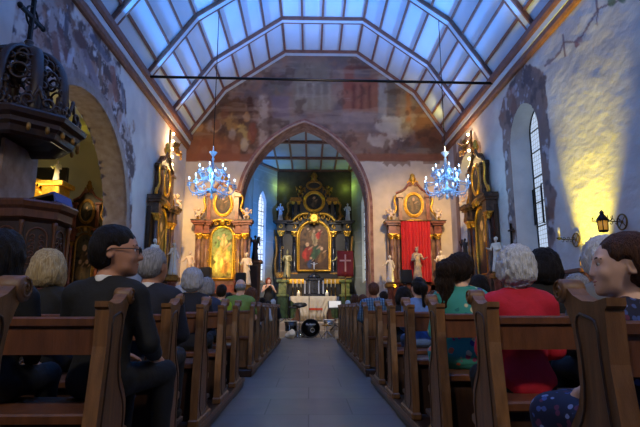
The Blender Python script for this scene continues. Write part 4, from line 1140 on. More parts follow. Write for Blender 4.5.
def statue(kind, loc, h, rz, m, label, cat='statue', group=None, plinth=True, staff=None, name='saint_statue', halo=False):
    r = empty(name, loc, rz, label, cat, group)
    z0 = 0.0
    if plinth:
        MB().lathe([(0.17 * h, 0), (0.17 * h, 0.02 * h), (0.14 * h, 0.035 * h), (0.15 * h, 0.05 * h)], 8, sm=False, a0=PI / 8).build('plinth', M['goldd'], r); z0 = 0.05 * h
    o = bpy.data.objects.new('figure', figure_mesh(kind, m, 'figure')); COL.objects.link(o); o.parent = r; o.location = (0, 0, z0); o.scale = (h * 0.95,) * 3
    if staff:
        t = MB().tube([(-0.205 * h, -0.15 * h, 0.02 * h), (-0.205 * h, -0.15 * h, 1.02 * h)], 0.008 * h, 6)
        if staff == 'crozier': t.tube([(p[0], p[1], p[2]) for p in spiral((-0.16 * h, 1.02 * h), 0.05 * h, 0.012 * h, PI, PI - 6, 16, 'xz', -0.15 * h)], 0.009 * h, 5)
        elif staff == 'cross': t.tube([(-0.27 * h, -0.15 * h, 0.9 * h), (-0.14 * h, -0.15 * h, 0.9 * h)], 0.009 * h, 5)
        t.build('staff', M['gold'], r)
    if halo: MB().tube([(0.085 * h * math.cos(2 * PI * k / 20), 0.04 * h, z0 + 0.88 * h + 0.085 * h * math.sin(2 * PI * k / 20)) for k in range(20)], 0.007 * h, 5, closed=True).build('halo', M['gold'], r)
    return r

# ================================================================== painted panels
def paint_fn(seed, cols, figs, bgc, warm=0.5):
    """an invented devotional picture: groups of draped figures in a dusky landscape"""
    def f(u, v, P):
        a = u / u.max(); b = v / v.max(); asp = v.max() / u.max()
        n = fbm(a * 5, b * 5 * asp, seed); n2 = fbm(a * 14, b * 14 * asp, seed + 3)
        c = np.ones(u.shape + (3,)) * bgc[0]; c = mixc(c, bgc[1], sstep(0.2, 0.9, b + (n - 0.5) * 0.6))
        c = mixc(c, bgc[0] * 0.5, sstep(0.5, 0.8, n))
        for (fx, fy, fh, ci) in figs:
            fh2 = fh / asp if False else fh
            wv = fh * asp * 0.28
            d = np.hypot((a - fx - 0.05 * np.sin(b * 16 + ci)) / wv, (b - fy) / (fh * 0.5)) + (n2 - 0.5) * 0.9
            c = mixc(c, cols[ci % len(cols)], (1 - sstep(0.7, 1.0, d)) * 0.9)
            c = mixc(c, cols[ci % len(cols)] * 0.55, (1 - sstep(0.2, 0.5, np.abs((a - fx - 0.2 * wv) / wv))) * (1 - sstep(0.7, 1.0, d)) * 0.6)
            hd = np.hypot((a - fx) / (wv * 0.42), (b - fy - fh * 0.56) / (fh * 0.14))
            c = mixc(c, C8(206, 160, 118), 1 - sstep(0.75, 1.05, hd))
            ar = np.hypot((a - fx - wv * 0.7) / (wv * 0.6), (b - fy - fh * 0.22 - (a - fx) * 0.4) / (fh * 0.07))
            c = mixc(c, C8(190, 142, 104), (1 - sstep(0.7, 1.1, ar)) * 0.8)
        return c * (0.8 + 0.4 * n2[..., None])
    return f
PAL1 = [C8(196, 48, 30), C8(60, 92, 60), C8(140, 96, 50), C8(52, 70, 110), C8(190, 160, 110)]
PAL_G = [C8(214, 176, 92), C8(196, 150, 60), C8(120, 150, 96), C8(226, 200, 130), C8(170, 110, 60)]
PAL_D = [C8(112, 84, 56), C8(90, 70, 50), C8(130, 100, 66), C8(70, 60, 52)]

def arch_panel(name, c, z0, z1, a, y, colfn, parent, res=0.025):
    ol = roundtop(c, z0, z1 - a, a, a, 16)
    return painted_grid(name, (c - a, y, z0), (1, 0, 0), (0, 0, 1), 2 * a, z1 - z0, res, M['canvas'], colfn, mask=lambda u, v: inside_poly(ol, u + c - a, v + z0), parent=parent)
def oval_panel(name, c, z, rx, rz_, y, colfn, parent, res=0.025):
    return painted_grid(name, (c - rx, y, z - rz_), (1, 0, 0), (0, 0, 1), 2 * rx, 2 * rz_, res, M['canvas'], colfn, mask=lambda u, v: ((u - rx) / rx) ** 2 + ((v - rz_) / rz_) ** 2 < 1, parent=parent)
def oval_frame(c, z, rx, rz_, y, r, parent, m):
    mb = MB(); mb.tube([(c + rx * math.cos(2 * PI * k / 32), y, z + rz_ * math.sin(2 * PI * k / 32)) for k in range(32)], r, 8, closed=True)
    mb.tube([(c + (rx + r * 1.2) * math.cos(2 * PI * k / 32), y + 0.01, z + (rz_ + r * 1.2) * math.sin(2 * PI * k / 32)) for k in range(32)], r * 0.5, 6, closed=True)
    return mb.build('oval_frame', m, parent)
def column(r, x, y, z0, z1, rad, ms, mc, twist=False, flat=False):
    mb = MB(); mb.box(x - rad * 1.45, x + rad * 1.45, y - rad * 1.45, y + rad * 1.45, z0, z0 + 0.06)
    h = z1 - z0
    if twist:
        prof = [(rad * (1 + 0.13 * math.sin(i * 1.9)), 0.10 + (h - 0.10) * i / 24) for i in range(25)]
    else: prof = [(rad * 1.3, 0.06), (rad * 1.35, 0.10), (rad, 0.14), (rad * 1.04, 0.14 + h * 0.35), (rad * 0.86, h)]
    mb.lathe(prof, 14, c=(x, y, z0))
    co_ = mb.build('column', ms, r)
    cp = MB(); hc = rad * 2.4
    cp.lathe([(rad * 0.9, 0), (rad * 1.05, hc * 0.1), (rad * 0.95, hc * 0.2), (rad * 1.15, hc * 0.6), (rad * 1.6, hc * 0.86)], 12, c=(x, y, z1))
    cp.box(x - rad * 1.6, x + rad * 1.6, y - rad * 1.6, y + rad * 1.6, z1 + hc * 0.86, z1 + hc)
    for k in range(8):
        a = 2 * PI * k / 8
        for zz, rr in ((0.45, 1.15), (0.75, 1.45)):
            aa = a + (PI / 8 if zz > 0.5 else 0)
            cp.ell((x + rad * rr * math.cos(aa), y + rad * rr * math.sin(aa), z1 + hc * zz), (rad * 0.3, rad * 0.3, hc * 0.18), 6, 4)
    cp.build('capital', mc, co_)
    return z1 + hc

def altarpiece(name, loc, rz, label, stone, pic, attic_pic, W=1.0, style='side', stone2=None, curtain=False, panelm=None, gold=None, cat='altar', group=None):
    """two-storey baroque altar; local -y faces the nave; sizes in metres for a 2.2 m wide cornice"""
    G = gold or M['gold']; S2 = stone2 or M['marbr']; PM = panelm or stone
    r = empty(name, loc, rz, label, cat, group)
    MB().box(-0.72, 0.72, -0.75, -0.05, 0, 0.08).box(-0.64, 0.64, -0.68, -0.05, 0.08, 0.94, bev=0.02).box(-0.72, 0.72, -0.76, -0.04, 0.94, 1.02, bev=0.012).build('altar_table', stone, r)
    b = MB().box(-0.98, 0.98, -0.34, -0.02, 0.0, 1.30)
    for s in (-1, 1):
        b.box(s * 0.82 - 0.17, s * 0.82 + 0.17, -0.42, -0.02, 0.9, 1.36, bev=0.012); b.box(s * 0.58 - 0.10, s * 0.58 + 0.10, -0.34, -0.02, 0.9, 1.36, bev=0.012)
        b.box(s * 0.82 - 0.20, s * 0.82 + 0.20, -0.45, -0.02, 1.36, 1.44, bev=0.012); b.box(s * 0.58 - 0.13, s * 0.58 + 0.13, -0.38, -0.02, 1.36, 1.44, bev=0.012)
    b.build('plinth', S2, r)
    MB().box(-0.98, 0.98, -0.14, -0.0, 1.30, 3.3).build('back_panel', PM, r)
    tp = 0
    for s in (-1, 1):
        tp = column(r, s * 0.82, -0.28, 1.44, 2.92, 0.082, stone, G); column(r, s * 0.58, -0.20, 1.44, 2.92, 0.07, stone, G)
    tp = 3.12
    # picture or curtain niche
    if curtain:
        cu = MB(); n = 90; top = 3.56; bot = 1.40; xs = [-0.53 + 1.06 * i / n for i in range(n + 1)]
        vs = []; rows = 14
        for j in range(rows + 1):
            t = j / rows
            for i, x in enumerate(xs):
                k = i / n
                y = -0.47 + (0.022 + 0.02 * t) * math.sin(k * 58 + 1.2 * math.sin(k * 9)) + 0.012 * math.sin(k * 23 + t * 1.5)
                vs.append((x * (1 - 0.015 * math.sin(t * 3)), y, top + (bot - top) * t))
        fs = [(j * (n + 1) + i, j * (n + 1) + i + 1, (j + 1) * (n + 1) + i + 1, (j + 1) * (n + 1) + i) for j in range(rows) for i in range(n)]
        cu.add(vs, fs, 0, True); co_ = cu.build('curtain', M['cloth_r'], r)
        MB().tube([(-0.56, -0.47, 3.57), (0.56, -0.47, 3.57)], 0.018, 8).build('curtain_rod', M['brass'], r)
    else:
        arch_panel('painting', 0, 1.52, 3.36, 0.37, -0.16, pic, r)
        ol = roundtop(0, 1.52, 2.99, 0.40, 0.40, 20); mb = MB()
        mb.tube([(u, -0.19, z) for u, z in ol], 0.045, 8, closed=True); mb.tube([(u * 1.13, -0.165, 1.47 + (z - 1.52) * 1.03) for u, z in ol], 0.022, 6, closed=True)
        mb.build('frame', G, r)
        for s in (-1, 1):
            for z in (1.75, 2.15, 2.55): mb = MB(); mb.tube(spiral((s * 0.49, z), 0.05, 0.015, PI / 2, PI / 2 + s * 6, 14, 'xz', -0.165), 0.014, 5).build('scroll_work', G, r)
    # entablature breaking forward over the columns
    for s in (-1, 1):
        e = MB()
        for z0, z1, d in ((tp, tp + 0.12, 0.0), (tp + 0.12, tp + 0.30, -0.02), (tp + 0.30, tp + 0.37, 0.05), (tp + 0.37, tp + 0.44, 0.11)):
            e.box(s * 0.82 - 0.15 - d, s * 0.82 + 0.15 + d, -0.42 - d, -0.02, z0, z1); e.box(s * 0.57 - 0.12 - d, s * 0.57 + 0.12 + d, -0.33 - d, -0.02, z0, z1 - 0.002)
        e.build('entablature', S2, r)
    for s in (-1, 1):
        c = MB(); c.box(s * 0.83 - 0.27, s * 0.83 + 0.27, -0.55, -0.02, tp + 0.44, tp + 0.475); c.box(s * 0.56 - 0.14, s * 0.56 + 0.14, -0.44, -0.02, tp + 0.44, tp + 0.474)
        c.build('cornice', M['woodd'], r)
    g = MB()
    arc = [(-0.47, -0.30, tp + 0.30)] + [(0.47 * math.cos(PI - PI * i / 16), -0.30, tp + 0.34 + 0.16 * math.sin(PI * i / 16)) for i in range(17)] + [(0.47, -0.30, tp + 0.30)]
    g.tube(arc, 0.045, 6)
    g.lathe([(0.0, -0.03), (0.10, -0.03), (0.12, 0.0), (0.07, 0.04), (0.0, 0.045)], 10, M=Matrix.Translation((0, -0.32, tp + 0.42)) @ Matrix.Rotation(PI / 2, 4, 'X'))
    for s in (-1, 1): g.tube(spiral((s * 0.2, tp + 0.36), 0.09, 0.02, PI / 2, PI / 2 - s * 7, 18, 'xz', -0.33), 0.02, 5)
    g.build('gilded_arch', G, r)
    # attic storey
    z0 = tp + 0.475
    at = [(-0.66, z0), (-0.66, z0 + 0.10), (-0.56, z0 + 0.22), (-0.50, z0 + 0.45), (-0.52, z0 + 0.78), (-0.62, z0 + 0.92), (-0.62, z0 + 1.0), (-0.46, z0 + 1.06), (-0.34, z0 + 1.10), (-0.2, z0 + 1.28), (-0.12, z0 + 1.36), (0.12, z0 + 1.36), (0.2, z0 + 1.28), (0.34, z0 + 1.10), (0.46, z0 + 1.06), (0.62, z0 + 1.0), (0.62, z0 + 0.92), (0.52, z0 + 0.78), (0.50, z0 + 0.45), (0.56, z0 + 0.22), (0.66, z0 + 0.10), (0.66, z0)]
    MB().prism(at, -0.26, -0.02, 'y').build('attic', PM, r)
    for s in (-1, 1):
        mb = MB(); mb.box(s * 0.50 - 0.06, s * 0.50 + 0.06, -0.34, -0.2, z0, z0 + 0.85); mb.box(s * 0.52 - 0.13, s * 0.52 + 0.13, -0.40, -0.2, z0 + 0.85, z0 + 0.93, bev=0.01)
        mb.build('attic_pilaster', S2, r)
        sc = MB(); sc.tube(smoothpoly([(s * 0.64, -0.25, z0 + 0.95), (s * 0.72, -0.25, z0 + 0.75), (s * 0.60, -0.25, z0 + 0.45), (s * 0.78, -0.25, z0 + 0.22), (s * 0.95, -0.25, z0 + 0.06)], 3), 0.045, 6)
        sc.tube(spiral((s * 0.86, z0 + 0.12), 0.10, 0.03, PI / 2, PI / 2 - s * 7, 18, 'xz', -0.25), 0.03, 5); sc.build('attic_scroll', G, r)
    oval_panel('medallion', 0, z0 + 0.60, 0.28, 0.38, -0.275, attic_pic, r); oval_frame(0, z0 + 0.60, 0.30, 0.40, -0.29, 0.045, r, G)
    for s in (-1, 1):
        mb = MB()
        mb.tube(smoothpoly([(s * 0.64, -0.28, z0 + 1.03), (s * 0.45, -0.28, z0 + 1.10), (s * 0.33, -0.28, z0 + 1.16), (s * 0.2, -0.28, z0 + 1.34), (s * 0.1, -0.28, z0 + 1.44)], 3), 0.045, 6)
        mb.tube(spiral((s * 0.09, z0 + 1.36), 0.07, 0.02, PI / 2, PI / 2 - s * 7, 18, 'xz', -0.28), 0.025, 5)
        mb.build('pediment', S2, r)
    mb = MB().lathe([(0.0, 0), (0.10, 0.02), (0.06, 0.08), (0.11, 0.16), (0.13, 0.24), (0.08, 0.32), (0.09, 0.38), (0.04, 0.44), (0.0, 0.46)], 10, c=(0, -0.22, z0 + 1.34))
    for s in (-1, 1): mb.tube(spiral((s * 0.13, z0 + 1.46), 0.07, 0.02, -PI / 2, -PI / 2 + s * 6, 14, 'xz', -0.24), 0.022, 5)
    mb.build('finial', G, r)
    return r

FZ = 0.45                                       # level of the raised floor
YS = YE - 0.05
aN = altarpiece('side_altar', (xat(222, 17.7, 230), YS, FZ), 0, 'side altar with golden picture niche lit yellow, beside the chancel arch', M['marb'], paint_fn(3, PAL_G, [(0.5, 0.42, 0.5, 0), (0.32, 0.3, 0.36, 3), (0.66, 0.22, 0.3, 4), (0.55, 0.72, 0.22, 3), (0.3, 0.68, 0.2, 2)], [C8(150, 130, 66), C8(120, 140, 100)]), paint_fn(8, PAL_D, [(0.5, 0.42, 0.6, 0)], [C8(70, 58, 46), C8(110, 92, 70)]), stone2=M['marbr'], panelm=M['marb'])
aS = altarpiece('side_altar', (xat(415, 17.7, 230), YS, FZ), 0, 'side altar whose niche is covered by a bright red curtain', M['marb'], None, paint_fn(12, PAL_D, [(0.5, 0.42, 0.62, 2)], [C8(86, 74, 56), C8(130, 112, 86)]), stone2=M['marbr'], panelm=M['marb'], curtain=True)
aW = altarpiece('wall_altar', (XL + 0.03, 15.0, 0.3), PI / 2, 'dark altar with gilded capitals against the wall next to the chapel arch', M['marbk'], paint_fn(21, PAL_D, [(0.5, 0.4, 0.6, 0), (0.25, 0.3, 0.4, 2)], [C8(60, 48, 40), C8(90, 72, 56)]), paint_fn(22, PAL_D, [(0.5, 0.42, 0.6, 1)], [C8(70, 58, 46), C8(100, 84, 62)]), stone2=M['marbk'], panelm=M['woodd'])
aE = altarpiece('wall_altar', (XR - 0.03, 14.5, 0.3), -PI / 2, 'dark altar with gilded capitals on the window wall between two windows', M['marbk'], paint_fn(31, PAL_D, [(0.5, 0.4, 0.6, 2), (0.75, 0.3, 0.4, 1)], [C8(60, 48, 40), C8(90, 72, 56)]), paint_fn(32, PAL_D, [(0.5, 0.42, 0.6, 1)], [C8(70, 58, 46), C8(100, 84, 62)]), stone2=M['marbk'], panelm=M['woodd'])
for a in (aW, aE): a.scale = (1.05, 0.78, 1.06)
aC = altarpiece('chapel_altar', (xat(86, 13.8, 240), 13.86, 0.42), 0, 'small chapel altar with arched dark picture seen through the chapel arch', M['marbr'], paint_fn(41, PAL_D, [(0.5, 0.45, 0.5, 0), (0.3, 0.25, 0.36, 2), (0.7, 0.25, 0.36, 1)], [C8(56, 50, 40), C8(84, 74, 56)]), paint_fn(42, PAL_D, [(0.5, 0.4, 0.5, 1)], [C8(60, 52, 42), C8(90, 78, 60)]), panelm=M['woodd'], gold=M['goldd'])
aC.scale = (0.62, 0.62, 0.75)

# gilded gable of a second chapel altar behind the pulpit
r = empty('gilded_retable', (-7.12, 12.3, 0), 0, 'brightly lit golden arched retable in the chapel behind the pulpit', 'altar')
MB().box(-0.9, 0.9, -0.3, 0.3, 0, 1.0, bev=0.02).box(-0.75, 0.75, -0.1, 0.25, 1.0, 3.5, bev=0.02).build('base', M['woodd'], r)
mb = MB()
for R_ in (0.92, 0.62): mb.tube([(R_ * math.cos(PI * i / 24), -0.15, 3.52 + R_ * 0.62 * math.sin(PI * i / 24)) for i in range(25)], 0.07, 6)
for i in range(11):
    a = PI * (i + 0.5) / 11
    mb.tube(spiral((0.77 * math.cos(a), 3.52 + 0.77 * 0.62 * math.sin(a)), 0.09, 0.02, a, a + 6, 14, 'xz', -0.15), 0.025, 5)
mb.build('openwork_arch', M['gold'], r)
MB().prism([(0.60 * math.cos(PI * i / 24), 3.50 + 0.60 * 0.62 * math.sin(PI * i / 24)) for i in range(25)], -0.1, 0.1, 'y').build('shell_niche', M['gold'], r)
MB().box(0.62, 1.05, -0.35, 0.2, 3.45, 3.88, bev=0.02).box(0.55, 1.15, -0.42, 0.25, 3.88, 4.0, bev=0.02).build('cornice_block', M['gold'], r)
MB().box(-1.1, 0.9, 0.25, 0.35, 0, 4.5).build('dark_back', M['blackw'], r)
statue('saint', (-6.30, 12.2, 4.002), 0.62, 0.3, M['plaster'], 'pale stone statue standing on the golden cornice below the pulpit canopy', staff=None, plinth=False)
light('SPOT', 'retable_spot', (-6.4, 10.2, 2.4), YEL, 520, (-7.0, 12.3, 3.7), 0.05, math.radians(46), 0.7)

# ================================================================== high altar
HX = 0.25; HY = 26.3
H = empty('high_altar', (HX, HY, FZ), 0, 'tall dark high altar with gold-framed arched painting at the end of the chancel', 'altar')
MB().box(-1.95, 1.95, -0.85, 0.2, 0, 2.0).box(-1.2, 1.2, -0.75, 0.1, 1.9, 2.2).build('plinth', M['blackw'], H)
MB().box(-1.95, 1.95, -0.1, 0.2, 2.0, 4.9).build('back_panel', M['blackw'], H)
MB().box(-1.15, 1.15, -1.5, -0.45, 0, 0.98, bev=0.02).build('altar_table', M['marbg'], H)
MB().box(-1.22, 1.22, -1.58, -0.42, 0.98, 1.05).box(-1.22, 1.22, -1.585, -1.575, 0.86, 1.0).build('altar_cloth', mat('grey_blue_cloth', rgb(84, 100, 130), 0.8, var=0.1), H)
tabl = MB().box(-0.48, 0.48, -1.0, -0.5, 1.05, 1.2, bev=0.02).box(-0.40, 0.40, -0.95, -0.5, 1.2, 1.85, bev=0.02).box(-0.5, 0.5, -1.05, -0.5, 1.85, 1.98, bev=0.02).lathe([(0.3, 0), (0.34, 0.05), (0.22, 0.2), (0.08, 0.3), (0.0, 0.32)], 10, c=(0, -0.75, 1.98))
tb = tabl.build('tabernacle', M['marbb'], H)
for x in (-0.46, -0.24, 0.24, 0.46): MB().lathe([(0.05, 1.2), (0.035, 1.25), (0.035, 1.8), (0.055, 1.86)], 8, c=(x, -0.98, 0)).build('small_column', mat('figure_grey', rgb(190, 192, 204), 0.5), tb)
for x in (-1.73, -1.02, 1.02, 1.73):
    y = -0.35 if abs(x) > 1.5 else -0.2
    MB().box(x - 0.2, x + 0.2, y - 0.2, 0, 2.0, 2.3, bev=0.02).build('pedestal', M['goldd'], H)
    column(H, x, y, 2.3, 4.18, 0.115, M['marbb'], M['gold'])
arch_panel('painting', 0, 2.42, 4.98, 0.80, -0.16, paint_fn(51, PAL1, [(0.28, 0.34, 0.34, 0), (0.55, 0.36, 0.32, 1), (0.75, 0.28, 0.3, 2), (0.5, 0.66, 0.26, 4), (0.3, 0.74, 0.2, 2), (0.68, 0.72, 0.2, 0), (0.4, 0.14, 0.2, 3)], [C8(84, 56, 36), C8(120, 84, 50)]), H, 0.04)
ol = roundtop(0, 2.40, 4.18, 0.86, 0.86, 24); mb = MB()
mb.tube([(u, -0.20, z) for u, z in ol], 0.09, 8, closed=True); mb.tube([(u * 0.9, -0.19, 2.44 + (z - 2.4) * 0.96) for u, z in ol], 0.03, 6, closed=True); mb.build('frame', M['gold'], H)
tz = 4.46
for s in (-1, 1):
    e = MB()
    for z0, z1, d in ((tz, tz + 0.16, 0), (tz + 0.16, tz + 0.36, -0.03), (tz + 0.36, tz + 0.46, 0.08)):
        e.box(s * 1.73 - 0.22 - d, s * 1.73 + 0.22 + d, -0.58 - d, 0.1, z0, z1); e.box(s * 1.15 - 0.28 - d, s * 1.15 + 0.28 + d, -0.40 - d, 0.1, z0, z1 - 0.003)
    e.box(s * 1.62 - 0.52, s * 1.62 + 0.52, -0.7, 0.1, tz + 0.46, tz + 0.52)
    e.build('entablature', M['blackw'], H)
for s in (-1, 1):
    g = MB(); g.tube(smoothpoly([(s * 1.15, -0.38, tz + 0.50), (s * 0.9, -0.38, tz + 0.80), (s * 0.55, -0.38, tz + 0.95), (s * 0.3, -0.38, tz + 0.92)], 3), 0.08, 6)
    for k, (x, z) in enumerate(((0.45, 0.76), (0.72, 0.66), (0.95, 0.5))): g.tube(spiral((s * x, tz + z), 0.13, 0.03, PI / 2, PI / 2 - s * 6, 14, 'xz', -0.36), 0.035, 5)
    g.build('broken_pediment', M['gold'], H)
for s in (-1, 1):
    for x_ in (1.02, 1.73):
        y_ = -0.35 if x_ > 1.5 else -0.2
        q = MB(); q.tube(spiral((s * x_, 2.14), 0.10, 0.02, 0, s * 6.5, 16, 'xz', y_ - 0.21), 0.025, 5); q.build('pedestal_scroll', M['gold'], H)
        q = MB()
        for z_ in (4.62,): q.tube(spiral((s * (x_ + 0.03), z_ + 0.05), 0.12, 0.02, PI / 2, PI / 2 + s * 6.5, 16, 'xz', y_ - 0.23), 0.03, 5)
        q.build('frieze_scroll', M['gold'], H)
    q = MB(); q.tube(smoothpoly([(s * 0.98, -0.22, 2.35), (s * 0.93, -0.22, 3.0), (s * 1.0, -0.22, 3.6), (s * 0.92, -0.22, 4.2)], 3), 0.05, 6); q.build('side_garland', M['goldd'], H)
    q = MB(); q.tube(smoothpoly([(s * 1.95, -0.3, 2.1), (s * 2.05, -0.3, 2.8), (s * 1.92, -0.3, 3.4), (s * 2.02, -0.3, 4.2)], 3), 0.07, 6); q.build('side_garland', M['goldd'], H)
MB().box(-1.6, 1.6, -0.90, -0.85, 1.70, 1.95, bev=0.02).build('gilded_ledge', M['gold'], H)
g = MB().lathe([(0.0, -0.06), (0.22, -0.06), (0.27, 0.0), (0.20, 0.06), (0.13, 0.04), (0.0, 0.07)], 12, M=Matrix.Translation((0, -0.5, tz + 0.68)) @ Matrix.Rotation(PI / 2, 4, 'X') @ Matrix.Diagonal((1, 1.15, 1, 1)))
for k in range(8):
    a = 2 * PI * k / 8; g.ell((0.26 * math.cos(a), -0.5, tz + 0.68 + 0.3 * math.sin(a)), (0.07, 0.05, 0.08), 6, 5)
g.build('cartouche', M['gold'], H)
MB().box(-1.15, 1.15, -0.1, 0.15, tz + 0.46, tz + 1.9).prism([(-1.0, tz + 1.9), (1.0, tz + 1.9), (0.55, tz + 2.3), (0.45, tz + 2.75), (0.2, tz + 3.0), (-0.2, tz + 3.0), (-0.45, tz + 2.75), (-0.55, tz + 2.3)], -0.08, 0.12, 'y').build('upper_panel', M['blackw'], H)
for x in (-1.12, -0.82, 0.82, 1.12): column(H, x, -0.22, tz + 0.52, tz + 1.45, 0.065, M['marbb'], M['gold'])
for s in (-1, 1): MB().box(s * 0.97 - 0.33, s * 0.97 + 0.33, -0.38, 0.1, tz + 1.62, tz + 1.70).box(s * 0.97 - 0.28, s * 0.97 + 0.28, -0.32, 0.1, tz + 1.70, tz + 1.82).build('upper_entablature', M['goldd'], H)
oval_panel('medallion', 0, tz + 1.62, 0.46, 0.46, -0.15, paint_fn(61, PAL_D, [(0.5, 0.4, 0.6, 0)], [C8(40, 32, 28), C8(60, 48, 38)]), H, 0.05); oval_frame(0, tz + 1.62, 0.48, 0.48, -0.18, 0.07, H, M['gold'])
oval_frame(0, tz + 2.52, 0.36, 0.20, -0.15, 0.05, H, M['goldd'])
MB().lathe([(0.0, 0), (0.2, 0.03), (0.12, 0.15), (0.2, 0.25), (0.1, 0.42), (0.05, 0.5), (0.0, 0.52)], 10, c=(0, -0.1, tz + 2.78)).build('finial', M['goldd'], H)
for s in (-1, 1):
    mb = MB(); mb.tube(smoothpoly([(s * 1.2, -0.2, tz + 0.55), (s * 1.5, -0.2, tz + 0.75), (s * 1.32, -0.2, tz + 1.15), (s * 1.45, -0.2, tz + 1.45), (s * 1.22, -0.2, tz + 1.6)], 3), 0.08, 6); mb.tube(spiral((s * 1.42, tz + 0.75), 0.16, 0.04, 0, s * 6.5, 16, 'xz', -0.2), 0.05, 5)
    mb.build('side_scroll', M['goldd'], H)
for nm, x, kind, st, lab in (('saint_statue', -1.37, 'bishop', 'crozier', 'white and gold bishop figure between the columns, chapel-side of the high altar painting'), ('saint_statue', 1.37, 'reach', None, 'gilded saint with raised arm between the columns behind the red banner')):
    statue(kind, (HX + x, HY - 0.62, FZ + 2.002), 1.5, 0, mat('figure_gilded_white', rgb(160, 146, 96), 0.4, metal=0.3, var=0.2), lab, staff=st, plinth=False)
for x, lab in ((-1.78, 'pale statue on the high altar cornice towards the pulpit side'), (1.78, 'pale statue on the high altar cornice towards the window side')):
    statue('saint', (HX + x, HY - 0.3, FZ + tz + 0.525), 1.05, 0, mat('figure_grey', rgb(190, 192, 204), 0.5), lab, plinth=False)
for x, lab in ((-0.72, 'small gilded angel seated high on the altar, pulpit-side of the topmost oval'), (0.72, 'small gilded angel seated high on the altar, window-side of the topmost oval')):
    statue('putto', (HX + x, HY - 0.2, FZ + tz + 1.83), 0.75, 0, M['goldd'], lab, 'angel figure', plinth=False, name='putto')
for s in (-1, 1):
    x = HX + s * 1.55
    rr = empty('marble_pedestal', (x, HY - 1.15, FZ), 0, 'green marble pedestal with pale moulded top beside the high altar, %s' % ('near the singer' if s < 0 else 'below the red banner'), 'pedestal')
    MB().box(-0.28, 0.28, -0.28, 0.28, 0, 0.12, bev=0.02).box(-0.24, 0.24, -0.24, 0.24, 0.12, 1.05).build('shaft', M['marbg'], rr)
    MB().box(-0.30, 0.30, -0.30, 0.30, 1.05, 1.15, bev=0.02).box(-0.2, 0.2, -0.2, 0.2, 1.15, 1.75).box(-0.30, 0.30, -0.30, 0.30, 1.75, 1.88, bev=0.02).build('upper_block', mat('lime_marble', rgb(70, 84, 36), 0.35, color2=rgb(150, 146, 76), scale=7), rr)
# candlesticks and cross on the mensa
def candlestick(loc, h, label, group=None):
    rr = empty('candlestick', loc, 0, label, 'candlestick', group)
    MB().lathe([(0.07, 0), (0.075, 0.02), (0.025, 0.06), (0.035, 0.16), (0.018, 0.22), (0.018, h * 0.5), (0.05, h * 0.52), (0.05, h * 0.54)], 10).build('stick', M['brass'], rr)
    MB().lathe([(0.02, h * 0.54), (0.02, h * 0.98), (0.004, h)], 8).build('candle', M['wax'], rr)
    return rr
for x in (-1.05, -0.85, -0.65, 0.65, 0.85, 1.05): candlestick((HX + x, HY - 1.2, FZ + 1.055), 0.85, 'tall candlestick with pale candle on the high altar cloth', 'candlesticks on the high altar')
cr = empty('standing_crucifix', (HX, HY - 0.75, FZ + 2.32), 0, 'small silvery crucifix with cloth standing on the tabernacle', 'crucifix')
MB().box(-0.025, 0.025, -0.02, 0.02, 0, 0.62).box(-0.2, 0.2, -0.02, 0.02, 0.38, 0.43).build('cross', M['iron'], cr)
sd = SDF(); sd.rc((0, -0.05, 0.12), (0, -0.05, 0.36), 0.025, 0.045, 0.02); sd.el((0, -0.06, 0.44), 0.038, 0.01); sd.rc((0, -0.05, 0.37), (-0.17, -0.04, 0.41), 0.022, 0.014, 0.01); sd.rc((0, -0.05, 0.37), (0.17, -0.04, 0.41), 0.022, 0.014, 0.01)
sdf_obj(sd, 'figure', mat('figure_grey', rgb(190, 192, 204), 0.5), cr, 0.012)

# ================================================================== statues of the nave
PLA = M['plaster']; PG = mat('figure_ivory', rgb(232, 212, 178), 0.5, var=0.1, scale=8); SK = mat('figure_polychrome', rgb(206, 168, 132), 0.5, color2=rgb(226, 206, 178), scale=6)
def bracket(loc, lab, rz=0, m=None, sz=0.2, h=0.32):
    b = MB().lathe([(0.03, -h), (0.07, -h + 0.03), (0.05, -h + 0.08), (sz * 0.7, -0.09), (sz, -0.06), (sz, 0)], 10, sm=False).build('bracket', m or M['goldd'], None, loc)
    return tag(b, lab, 'bracket')
def figure_pedestal(loc, lab):
    x, y, z = [float(v) for v in loc]
    z0 = 1.4715 if 'short' in lab else (0.2 if y > 17 else 0.0)
    p = empty('figure_pedestal', (x, y, z0), 0, lab, 'pedestal'); z -= z0
    if z < 0.5:
        MB().box(-0.16, 0.16, -0.13, 0.13, 0, z, bev=0.02).build('block', M['goldd'], p); return
    MB().box(-0.16, 0.16, -0.16, 0.16, 0, 0.12, bev=0.02).lathe([(0.13, 0.12), (0.11, 0.2), (0.09, z * 0.5), (0.11, z - 0.2), (0.15, z - 0.12)], 12).build('shaft', M['marbr'], p)
    MB().box(-0.18, 0.18, -0.18, 0.18, z - 0.12, z, bev=0.015).build('top_slab', M['goldd'], p)
def east_fig(px, ptop, pbot, Y, kind, m, lab, staff=None, rz=0, name='saint_statue', cat='statue', halo=False, br=None):
    top = atY(px, ptop, Y); bot = atY(px, pbot, Y)
    h = float(top[2] - bot[2])
    o = statue(kind, bot, h, rz, m, lab, cat, staff=staff, name=name, halo=halo)
    if br and 'pedestal' in br: figure_pedestal(bot - np.array([0, 0, 0.002]), br)
    elif br: bracket(tuple(bot - np.array([0, 0, 0.001])), br)
    return o
east_fig(188.5, 251, 281, 17.2, 'reach', SK, 'half-draped saint reaching out an arm, on the wall between corner and golden altar', br='slender pedestal under the reaching saint beside the golden altar')
east_fig(246, 252, 287, 17.3, 'saint', PG, 'ivory saint in long robe with staff between golden altar and chancel arch', staff='plain', br='slender pedestal under the ivory saint with staff')
east_fig(390.5, 255, 284, 17.15, 'reach', PLA, 'white-robed saint on a gilded bracket, chancel-arch side of the red curtain', rz=0.4, br='slender pedestal under the white-robed saint next to the red curtain')
